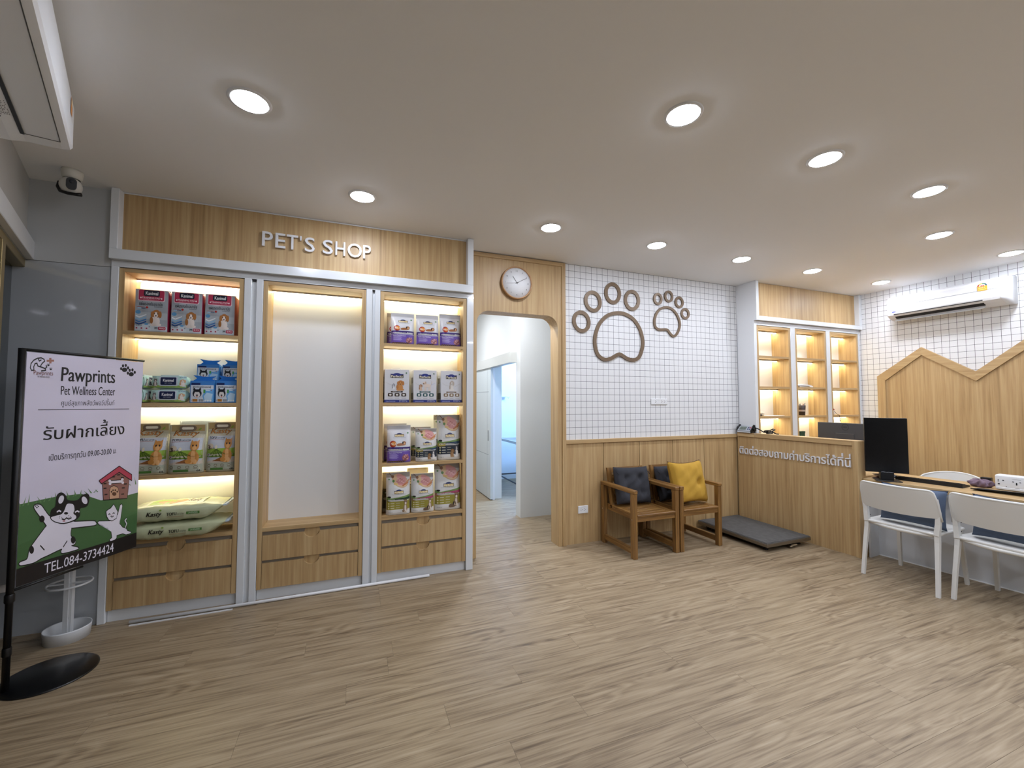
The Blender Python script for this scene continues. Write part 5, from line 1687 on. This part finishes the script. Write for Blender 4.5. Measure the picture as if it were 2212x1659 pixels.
# dog
body = [(212, 1048), (222, 1034), (248, 1034), (265, 1048), (285, 1078), (325, 1118), (450, 1145), (480, 1148), (580, 1146), (597, 1156), (588, 1172), (456, 1186), (445, 1192), (441, 1240), (466, 1262), (466, 1290), (442, 1304), (478, 1314), (480, 1326), (396, 1350), (382, 1340),
        (384, 1322), (300, 1362), (255, 1382), (205, 1410), (128, 1425), (110, 1418), (120, 1405), (164, 1386), (178, 1328), (215, 1272), (284, 1182), (290, 1166), (240, 1096), (225, 1075)]
outlined(smooth(body, 3), 'DAD6E2', .010)
for e_ in ((262, 1126, 18, 22), (192, 1326, 16, 26), (455, 1266, 14, 24)): P.p(hp_(ell(*e_)), INK)
P.many(stroke(hp_([(250, 1300), (275, 1328)]), .006), INK).many(stroke(hp_([(395, 1310), (418, 1272)]), .006), INK)
P.p(hp_(smooth([(314, 1118), (322, 1068), (346, 1045), (352, 985), (368, 960), (392, 958), (412, 978), (424, 1006), (480, 1008), (508, 978), (540, 966), (556, 985), (550, 1035), (530, 1056), (500, 1064), (500, 1106), (470, 1140), (400, 1162), (340, 1148)], 3)), INK)
P.p(hp_(ell(382, 1002, 16, 28, 16, 0, .3)), 'DAD6E2').p(hp_(ell(526, 1010, 16, 26, 16, 0, -.4)), 'DAD6E2')
P.p(hp_(smooth([(418, 1034), (440, 1030), (459, 1038), (466, 1070), (459, 1094), (476, 1112), (466, 1133), (400, 1155), (344, 1143), (320, 1118), (356, 1106), (388, 1096), (405, 1070)], 3)), 'DAD6E2')
P.p(hp_(ell(414, 1092, 13, 8)), INK)
P.many(stroke(hp_([(358, 1082), (370, 1074), (382, 1080)]), .007), 'DAD6E2').many(stroke(hp_([(470, 1086), (482, 1078), (494, 1084)]), .007), 'DAD6E2')
P.many(stroke(hp_([(388, 1128), (404, 1134), (416, 1122), (430, 1130), (446, 1122)]), .006), INK).p(hp_(ell(400, 1142, 9, 6)), 'B98A94')
for x_, y_ in ((375, 1112), (388, 1118), (372, 1122), (430, 1108), (440, 1114), (432, 1120)): P.p(hp_(ell(x_, y_, 2.5, 2.5)), INK)
for dx, dy in ((0, 0), (-8, -10), (2, -13), (10, -8)): P.p(hp_(ell(229 + dx, 1052 + dy, 4 if dx or dy else 6, 4)), INK)
# cat
outlined([(700, 1140), (690, 1148), (616, 1148), (610, 1157), (618, 1168), (698, 1174), (694, 1216), (698, 1256), (682, 1268), (688, 1277), (716, 1268), (728, 1256), (728, 1240), (770, 1228), (792, 1236), (822, 1228), (824, 1220), (802, 1214), (792, 1198), (768, 1190), (748, 1166), (742, 1132), (757, 1122), (768, 1050), (762, 1040), (754, 1046), (738, 1108)], 'DAD6E2', .008)
outlined([(668, 1118), (662, 1086), (672, 1076), (692, 1064), (710, 1040), (722, 1062), (736, 1088), (728, 1128), (700, 1144), (680, 1138)], 'DAD6E2', .008)
P.many(stroke(hp_([(786, 1192), (796, 1166), (784, 1146), (794, 1134)]), .013), INK).many(stroke(hp_([(786, 1192), (796, 1166), (784, 1146), (794, 1134)]), .007), 'DAD6E2')
for x_, y_ in ((682, 1102), (710, 1096)): P.many(stroke(hp_([(x_ - 6, y_ + 3), (x_, y_ - 2), (x_ + 6, y_ + 2)]), .005), INK)
P.p(hp_(ell(698, 1110, 3.5, 3)), 'A86A74').many(stroke(hp_([(691, 1116), (699, 1122), (709, 1115)]), .005), INK)
P.build('printed_face', cloth, bn, 20, 48, step=0.00024, off=0.001, rough=0.38)

# umbrella rack behind the banner
um = thing('umbrella_rack', 'white metal umbrella rack with drip tray on the floor', 'umbrella stand', (-1.562, 3.228, 0))
WM = M('DADCDD', 0.35, name='white_enamel')
obj('drip_tray', G().lathe([(0.0, 0.004), (0.094, 0.004), (0.098, 0.066), (0.102, 0.070), (0.102, 0.062), (0.097, 0.0), (0.0, 0.0)], (0, 0, 0), 40), WM, um)
obj('post', G().box(-0.019, 0.003, -0.012, -0.004, 0.004, 0.52).box(0.004, 0.014, -0.004, 0.026, 0.004, 0.52), WM, um)
for z in (0.315, 0.505):
    obj('ring', G().tube([(0.096 * math.cos(a_), 0.096 * math.sin(a_), z) for a_ in [2 * PI * k / 36 for k in range(36)]], 0.006, 8, True), WM, um)
    obj('cross_bar', G().box(-0.096, 0.096, -0.006, 0.006, z - 0.004, z + 0.004), WM, um)

# ------------------------------------------------------------------ reception desk
DA = math.atan2(0.095, 1.0)
dk = thing('reception_desk', 'oak-topped desk with white front panels at the end of the counter', 'desk', (4.236, 2.352, 0), (0, 0, DA))
# local: -y runs along the desk away from the counter, +x across it
obj('desk_top', G().box(0.0, 0.60, -1.75, 0.0, 0.664, 0.700, 0.002), OAK_Y, dk)
obj('support_rail', G().box(0.02, 0.55, -1.70, -0.02, 0.642, 0.664), GLOSS, dk)
obj('modesty_panel', G().box(0.205, 0.223, -1.70, -0.012, 0.0, 0.642), M('D2D4D6', 0.45), dk)
obj('end_panel', G().box(0.055, 0.58, -0.014, 0.0, 0.0, 0.642), M('D2D4D6', 0.45), dk)
obj('end_panel', G().box(0.055, 0.58, -1.72, -1.70, 0.0, 0.642), M('D2D4D6', 0.45), dk)
obj('kick_seal', G().box(0.198, 0.205, -1.70, -0.014, 0.0, 0.006), M('F0F0F0', 0.4), dk)

# portrait monitor
mh = math.atan2(2.096 - 2.318, 4.383 - 4.206)
mp = thing('portrait_monitor', 'black monitor turned upright beside the counter end', 'monitor', (4.300, 2.205, 0.700), (0, 0, mh))
obj('screen_shell', G().box(-0.143, 0.143, 0.006, 0.040, 0.068, 0.540, 0.004), M('0E0E10', 0.4), mp)
obj('screen', G().box(-0.141, 0.141, 0.003, 0.006, 0.070, 0.538), M('060607', 0.25), mp)
obj('neck', G().box(-0.045, 0.045, 0.040, 0.062, 0.006, 0.40, 0.004), BLACK, mp)
obj('stand_base', G().box(-0.085, 0.085, -0.065, 0.085, 0.0005, 0.0075, 0.002), M('111113', 0.35), mp)
obj('neck_foot', G().box(-0.045, 0.045, 0.0, 0.062, 0.006, 0.075, 0.004), BLACK, mp)

# landscape monitor seen from behind, over the counter
m2 = thing('landscape_monitor', 'grey monitor behind the counter showing its back and round maker badge', 'monitor', (4.72, 2.755, 0.700), (0, 0, PI / 2))
GREYM = M('4C4E52', 0.38, 0.3)
obj('screen_shell', G().box(-0.265, 0.265, 0.0, 0.030, 0.145, 0.462, 0.004), GREYM, m2)
obj('screen', G().box(-0.260, 0.260, -0.002, 0.0, 0.150, 0.457), M('060607', 0.2), m2)
obj('mount_plate', G().box(-0.085, 0.085, 0.030, 0.034, 0.19, 0.355, 0.002), GREYM, m2)
obj('vent_slot', G().box(-0.03, 0.085, 0.034, 0.0355, 0.262, 0.280), BLACK, m2)
obj('neck', G().box(-0.04, 0.04, 0.034, 0.058, 0.006, 0.24, 0.004), STEEL, m2)
obj('stand_base', G().box(-0.12, 0.12, -0.08, 0.09, 0.0, 0.010, 0.003), STEEL, m2)
P = Print().many(stroke(ell(0, 0, 0.031, 0.031, 32), 0.0035, True), '1A1A1C').t('DELL', -0.021, -0.007, 0.021, 0.007, '1A1A1C', .03)
P.build('badge', lambda u, v, o: Vector((-u - 0.005, 0.0304 + o * .2, v + 0.420)), m2, flat=True)
# staff worktop under it
sw = thing('staff_worktop', 'oak worktop on the staff side of the counter', 'worktop', (4.62, 2.98, 0))
bx('top', sw, OAK_Y, 4.300, 4.90, 2.42, 3.30, 0.664, 0.699, 0.002)
bx('end_panel', sw, WHITE, 4.34, 4.88, 3.27, 3.29, 0, 0.664)
bx('end_panel', sw, WHITE, 4.34, 4.88, 2.43, 2.45, 0, 0.664)

DR = Matrix.Rotation(DA, 3, 'Z')


def on_desk(x, y):
    return Vector((4.236, 2.352, 0.7005)) + DR @ Vector((x, y, 0))


kb = thing('keyboard', 'black keyboard on the desk with its raised rear edge outward', 'keyboard', on_desk(0.250, -0.37), (0, 0, DA + PI))
obj('case', G().prism([(-0.07, 0.0), (0.07, 0.0), (0.07, 0.030), (0.0, 0.022), (-0.07, 0.010)], 'y', -0.215, 0.20), M('101011', 0.45), kb)
KEY = G().box(-0.0075, 0.0075, -0.0075, 0.0075, 0, 0.004).mesh('key', [M('232325', 0.5)])
for r_ in range(5):
    for c_ in range(20):
        x_ = -0.052 + r_ * 0.024
        obj('key', KEY, None, kb, (x_, -0.205 + c_ * 0.0198, 0.0115 + (x_ + 0.07) * 0.155), (0, -0.14, 0))
mt = thing('desk_mat', 'long black curled mat lying along the desk edge', 'mat', on_desk(0.150, -1.42), (0, 0, DA))
obj('sheet', G().grid(lambda u, v: (0.0 + u * 0.15, 0.80 - 1.5 * v, 0.0035 + 0.020 * math.exp(-((u - .05) / .25) ** 2) * math.exp(-((v - .22) / .22) ** 2) + 0.002 * math.sin(9 * v)), 10, 30), M('0C0C0D', 0.4), mt)
obj('rolled_edge', G().tube([(0.006, 0.80 - 1.5 * k / 24, 0.006 + 0.020 * math.exp(-((k / 24 - .22) / .22) ** 2)) for k in range(25)], 0.005, 6), M('0C0C0D', 0.4), mt)
mg = thing('magazine', 'mauve-covered magazine with pages curling beside the upright monitor', 'magazine', on_desk(0.175, -0.055), (0, 0, 0.1))
obj('pages', G().grid(lambda u, v: (-0.06 + 0.12 * u, -0.04 + 0.08 * v, 0.004 + 0.020 * (1 - u) ** 2 * (1 - v * .3)), 8, 4), M('D8CFC8', 0.6), mg)
obj('cover', G().grid(lambda u, v: (-0.06 + 0.12 * u, -0.04 + 0.08 * v, 0.006 + 0.042 * (1 - u) ** 1.6 * (1 - v * .3)), 8, 4), M('B8ACB4', 0.5), mg)
obj('back_cover', G().box(-0.06, 0.06, -0.04, 0.04, 0.0, 0.003), M('8A5A5A', 0.5), mg)
ms = thing('computer_mouse', 'dark grey computer mouse beside the foot of the upright monitor', 'mouse', on_desk(0.285, -0.105), (0, 0, 0.5))
obj('shell', G().grid(lambda u, v: (0.045 * (2 * v - 1), 0.029 * math.cos(2 * PI * u) * math.sqrt(max(0.0, 1 - (2 * v - 1) ** 4)), max(0.0, 0.028 * math.sin(2 * PI * u)) * math.sqrt(max(0.0, 1 - (2 * v - 1) ** 2))), 20, 12, True), M('2E3032', 0.3), ms)
obj('wheel', G().lathe([(0.0, -0.003), (0.007, -0.003), (0.007, 0.003), (0.0, 0.003)], (-0.022, 0, 0.022), 12, 0, 'y'), M('8A8C8E', 0.3), ms)
cl = thing('crumpled_cloth', 'crumpled mauve cloth on the desk', 'cloth', on_desk(0.402, -0.605))


def crump(u, v):
    a = 2 * PI * u
    r_ = 0.062 * math.sin(PI * min(.98, max(.02, v))) ** 0.7
    w_ = 1 + 0.22 * math.sin(5 * a + 3 * v) + 0.14 * math.sin(9 * a - 11 * v) + 0.10 * math.sin(15 * a + 17 * v)
    return (r_ * w_ * math.cos(a) * .85, r_ * w_ * math.sin(a) * 1.0, max(0.0, 0.028 - 0.030 * math.cos(PI * v) * (1 + .25 * math.sin(4 * a))))


obj('folds', G().grid(crump, 40, 18, True), FAB_RAG, cl)
pb = thing('white_device', 'white plastic device with slots and screw holes on the desk', 'device', on_desk(0.42, -0.78), (0, 0, DA))
obj('housing', G().box(-0.045, 0.045, -0.17, 0.09, 0.0, 0.115, 0.012, 0, 3), PLASTIC, pb)
obj('rear_rim', G().box(-0.049, -0.040, -0.165, 0.085, 0.004, 0.022, 0.003), M('D2D4D6', 0.4), pb)
P = Print()
for a_, c_, r1, r2 in ((.07, .075, .004, .003), (.07, .066, .004, .003), (.045, .075, .005, .004), (.068, .045, .006, .005), (-.005, .071, .005, .003), (-.022, .058, .004, .009), (-.040, .070, .005, .003), (-.022, .050, .004, .003), (-.025, .022, .013, .003), (-.09, .055, .004, .003), (-.10, .03, .005, .003), (.03, .03, .003, .003)):
    P.p(ell(a_, c_, r1, r2, 10), '26282A')
P.p(rect(-.045, .089, -.0, .0905), '8A8C8E').p(rect(-.165, .012, .085, .0135), 'A8AAAC')
P.build('slots', lambda u, v, o: Vector((-0.0452 - o, u, v)), pb, flat=True)
sb = thing('card_reader', 'small black block standing by the white device', 'device', on_desk(0.55, -0.60), (0, 0, DA))
obj('case', G().box(-0.02, 0.02, -0.03, 0.03, 0, 0.062, 0.003), BLACK, sb)
obj('slot', G().box(-0.0205, -0.02, -0.02, 0.02, 0.04, 0.043), M('2A2A2C', 0.3), sb)

# ------------------------------------------------------------------ white chairs
def rpath(pts):
    return [Vector(p) for p in pts]


CHW = M('DEDDD8', 0.42, name='white_polypropylene')


def white_chair(label, loc, rz, bow=0.045, arch=0.0):
    """Local +x is the seat's front."""
    t = thing('white_chair', label, 'chair', loc, (0, 0, rz), 'white plastic chairs at the desk')

    def seat(u, v, top):
        x, y = -0.20 + 0.42 * u, (2 * v - 1) * 0.215 * (1 - 0.12 * max(0, (u - .8) / .2) ** 2)
        dip = 0.012 * (1 - (2 * v - 1) ** 2) * math.sin(PI * min(1, u * 1.1))
        z = 0.436 - dip + 0.004 * u - (0.010 * max(0, (u - .85) / .15) ** 2)
        return (x, y, z - (0.0 if top else 0.026 * (0.4 + 0.6 * (1 - abs(2 * v - 1) ** 4))))
    obj('seat', G().grid(lambda u, v: seat(u, v, True), 16, 16).grid(lambda u, v: seat(u, v, False), 16, 16), CHW, t)
    edge = [seat(0, k / 10, True) for k in range(11)] + [seat(k / 10, 1, True) for k in range(1, 11)] + [seat(1, 1 - k / 10, True) for k in range(1, 11)] + [seat(1 - k / 10, 0, True) for k in range(1, 10)]
    obj('seat_rim', G().tube([Vector(p) - Vector((0, 0, 0.010)) for p in edge], 0.012, 8, True), CHW, t)

    def back(u, v, off):
        s = 2 * u - 1
        k = abs(s)
        zt = 0.742 - 0.016 * max(0, (k - .86) / .14) ** 3 - arch * k ** 2.4
        zb = 0.545 - 0.012 * (1 - k * k) - (0.02 if k > .93 else 0.0)
        z = zb + (zt - zb) * v
        wv = 0.232 - 0.010 * (v - 0.5) - 0.008 * max(0, (v - .88) / .12) ** 2
        x = -0.235 - 0.055 * (z - 0.55) / 0.19 + bow * s * s * 0.95
        return (x + off, s * wv, z)
    obj('backrest', G().grid(lambda u, v: back(u, v, -0.008), 48, 14).grid(lambda u, v: back(u, v, 0.006), 48, 14), CHW, t)
    rim = [back(k / 48, 1, -0.001) for k in range(49)]
    rim = [back(0, k / 4, -0.001) for k in range(4)] + rim + [back(1, 1 - k / 4, -0.001) for k in range(1, 5)]
    obj('backrest_rim', G().tube(rim, 0.0085, 8), CHW, t)
    for s in (-1, 1):
        obj('back_upright', G().tube([(-0.196, s * 0.212, 0.420), (-0.190, s * 0.219, 0.50), (-0.192, s * 0.222, 0.58), (-0.215, s * 0.221, 0.68)], [0.021, 0.020, 0.018, 0.014], 4, square=True), CHW, t)
        obj('leg', G().tube([(-0.190, s * 0.212, 0.445), (-0.196, s * 0.214, 0.37), (-0.222, s * 0.220, 0.20), (-0.248, s * 0.225, 0.0)], [0.020, 0.019, 0.0165, 0.0155], 4, square=True), CHW, t)
        obj('leg', G().tube([(0.195, s * 0.185, 0.425), (0.205, s * 0.190, 0.30), (0.236, s * 0.200, 0.0)], [0.018, 0.017, 0.015], 4, square=True), CHW, t)
    obj('rear_cross_rail', G().tube([(-0.185, -0.20, 0.415), (-0.205, -0.1, 0.408), (-0.21, 0, 0.405), (-0.205, 0.1, 0.408), (-0.185, 0.20, 0.415)], 0.013, 8), CHW, t)
    for s in (-1, 1):
        for z in (0.468, 0.53):
            obj('screw', G().lathe([(0.0, -0.002), (0.004, -0.002), (0.004, 0.0)], (-0.178, s * 0.200, z), 8, 0, 'y'), BLACK, t)
    return t


white_chair('white plastic chair tucked in next to the counter end', (4.098, 1.940, 0), 0.035)
white_chair('white plastic chair standing along the desk away from the counter', (4.175, 1.425, 0), -0.03)
white_chair('white plastic chair with arched back, tucked in on the staff side', (4.79, 2.075, 0), PI + 0.02, 0.075, 0.055)
pillow('chair_cushion', 'denim blue cushion leaning on the chair next to the counter end', FAB_BLUE, 0.40, 0.285, 0.15, (3.998, 1.905, 0.444), (-0.12, 0.0, -PI / 2 + 0.04), [(0, .2)], 'denim blue chair cushions', M('2A3242', 0.8), 15, .09, .004)
pillow('chair_cushion', 'denim blue cushion leaning on the chair away from the counter', FAB_BLUE, 0.40, 0.285, 0.15, (4.076, 1.410, 0.444), (-0.12, 0.0, -PI / 2 - 0.03), [(0, .2)], 'denim blue chair cushions', M('2A3242', 0.8), 17, .09, .004)

# ------------------------------------------------------------------ steel table in the treatment room
tt = thing('steel_table', 'stainless steel treatment table in the room beyond the corridor', 'table', (2.62, 6.3, 0))
obj('table_top', G().box(-0.36, 0.36, -0.60, 0.44, 0.735, 0.757, 0.002), STEEL, tt)
obj('rim', G().box(-0.36, -0.35, -0.60, 0.44, 0.757, 0.772).box(0.35, 0.36, -0.60, 0.44, 0.757, 0.772), STEEL, tt)
for a_ in (-0.34, 0.34):
    for c_ in (-0.58, 0.42):
        obj('leg', G().tube([(a_, c_, 0), (a_, c_, 0.735)], 0.016, 10), M('4A4E52', 0.4, 0.8), tt)
obj('stretcher', G().tube([(-0.34, 0.42, 0.14), (0.34, 0.42, 0.14)], 0.011, 8), M('4A4E52', 0.4, 0.8), tt)
obj('stretcher', G().tube([(-0.34, -0.58, 0.14), (-0.34, 0.42, 0.14)], 0.011, 8), M('4A4E52', 0.4, 0.8), tt)
hk = thing('wall_hook', 'small metal hook bar on the treatment room wall', 'hook', (2.42, 7.0, 1.47))
obj('bar', G().box(-0.10, 0.10, -0.05, 0.0, -0.008, 0.008), M('C8D4DC', 0.3), hk)
obj('hook', G().tube([(0.11, -0.05, 0.0), (0.13, -0.07, -0.03), (0.15, -0.08, 0.02)], 0.005, 6), CHROME, hk)
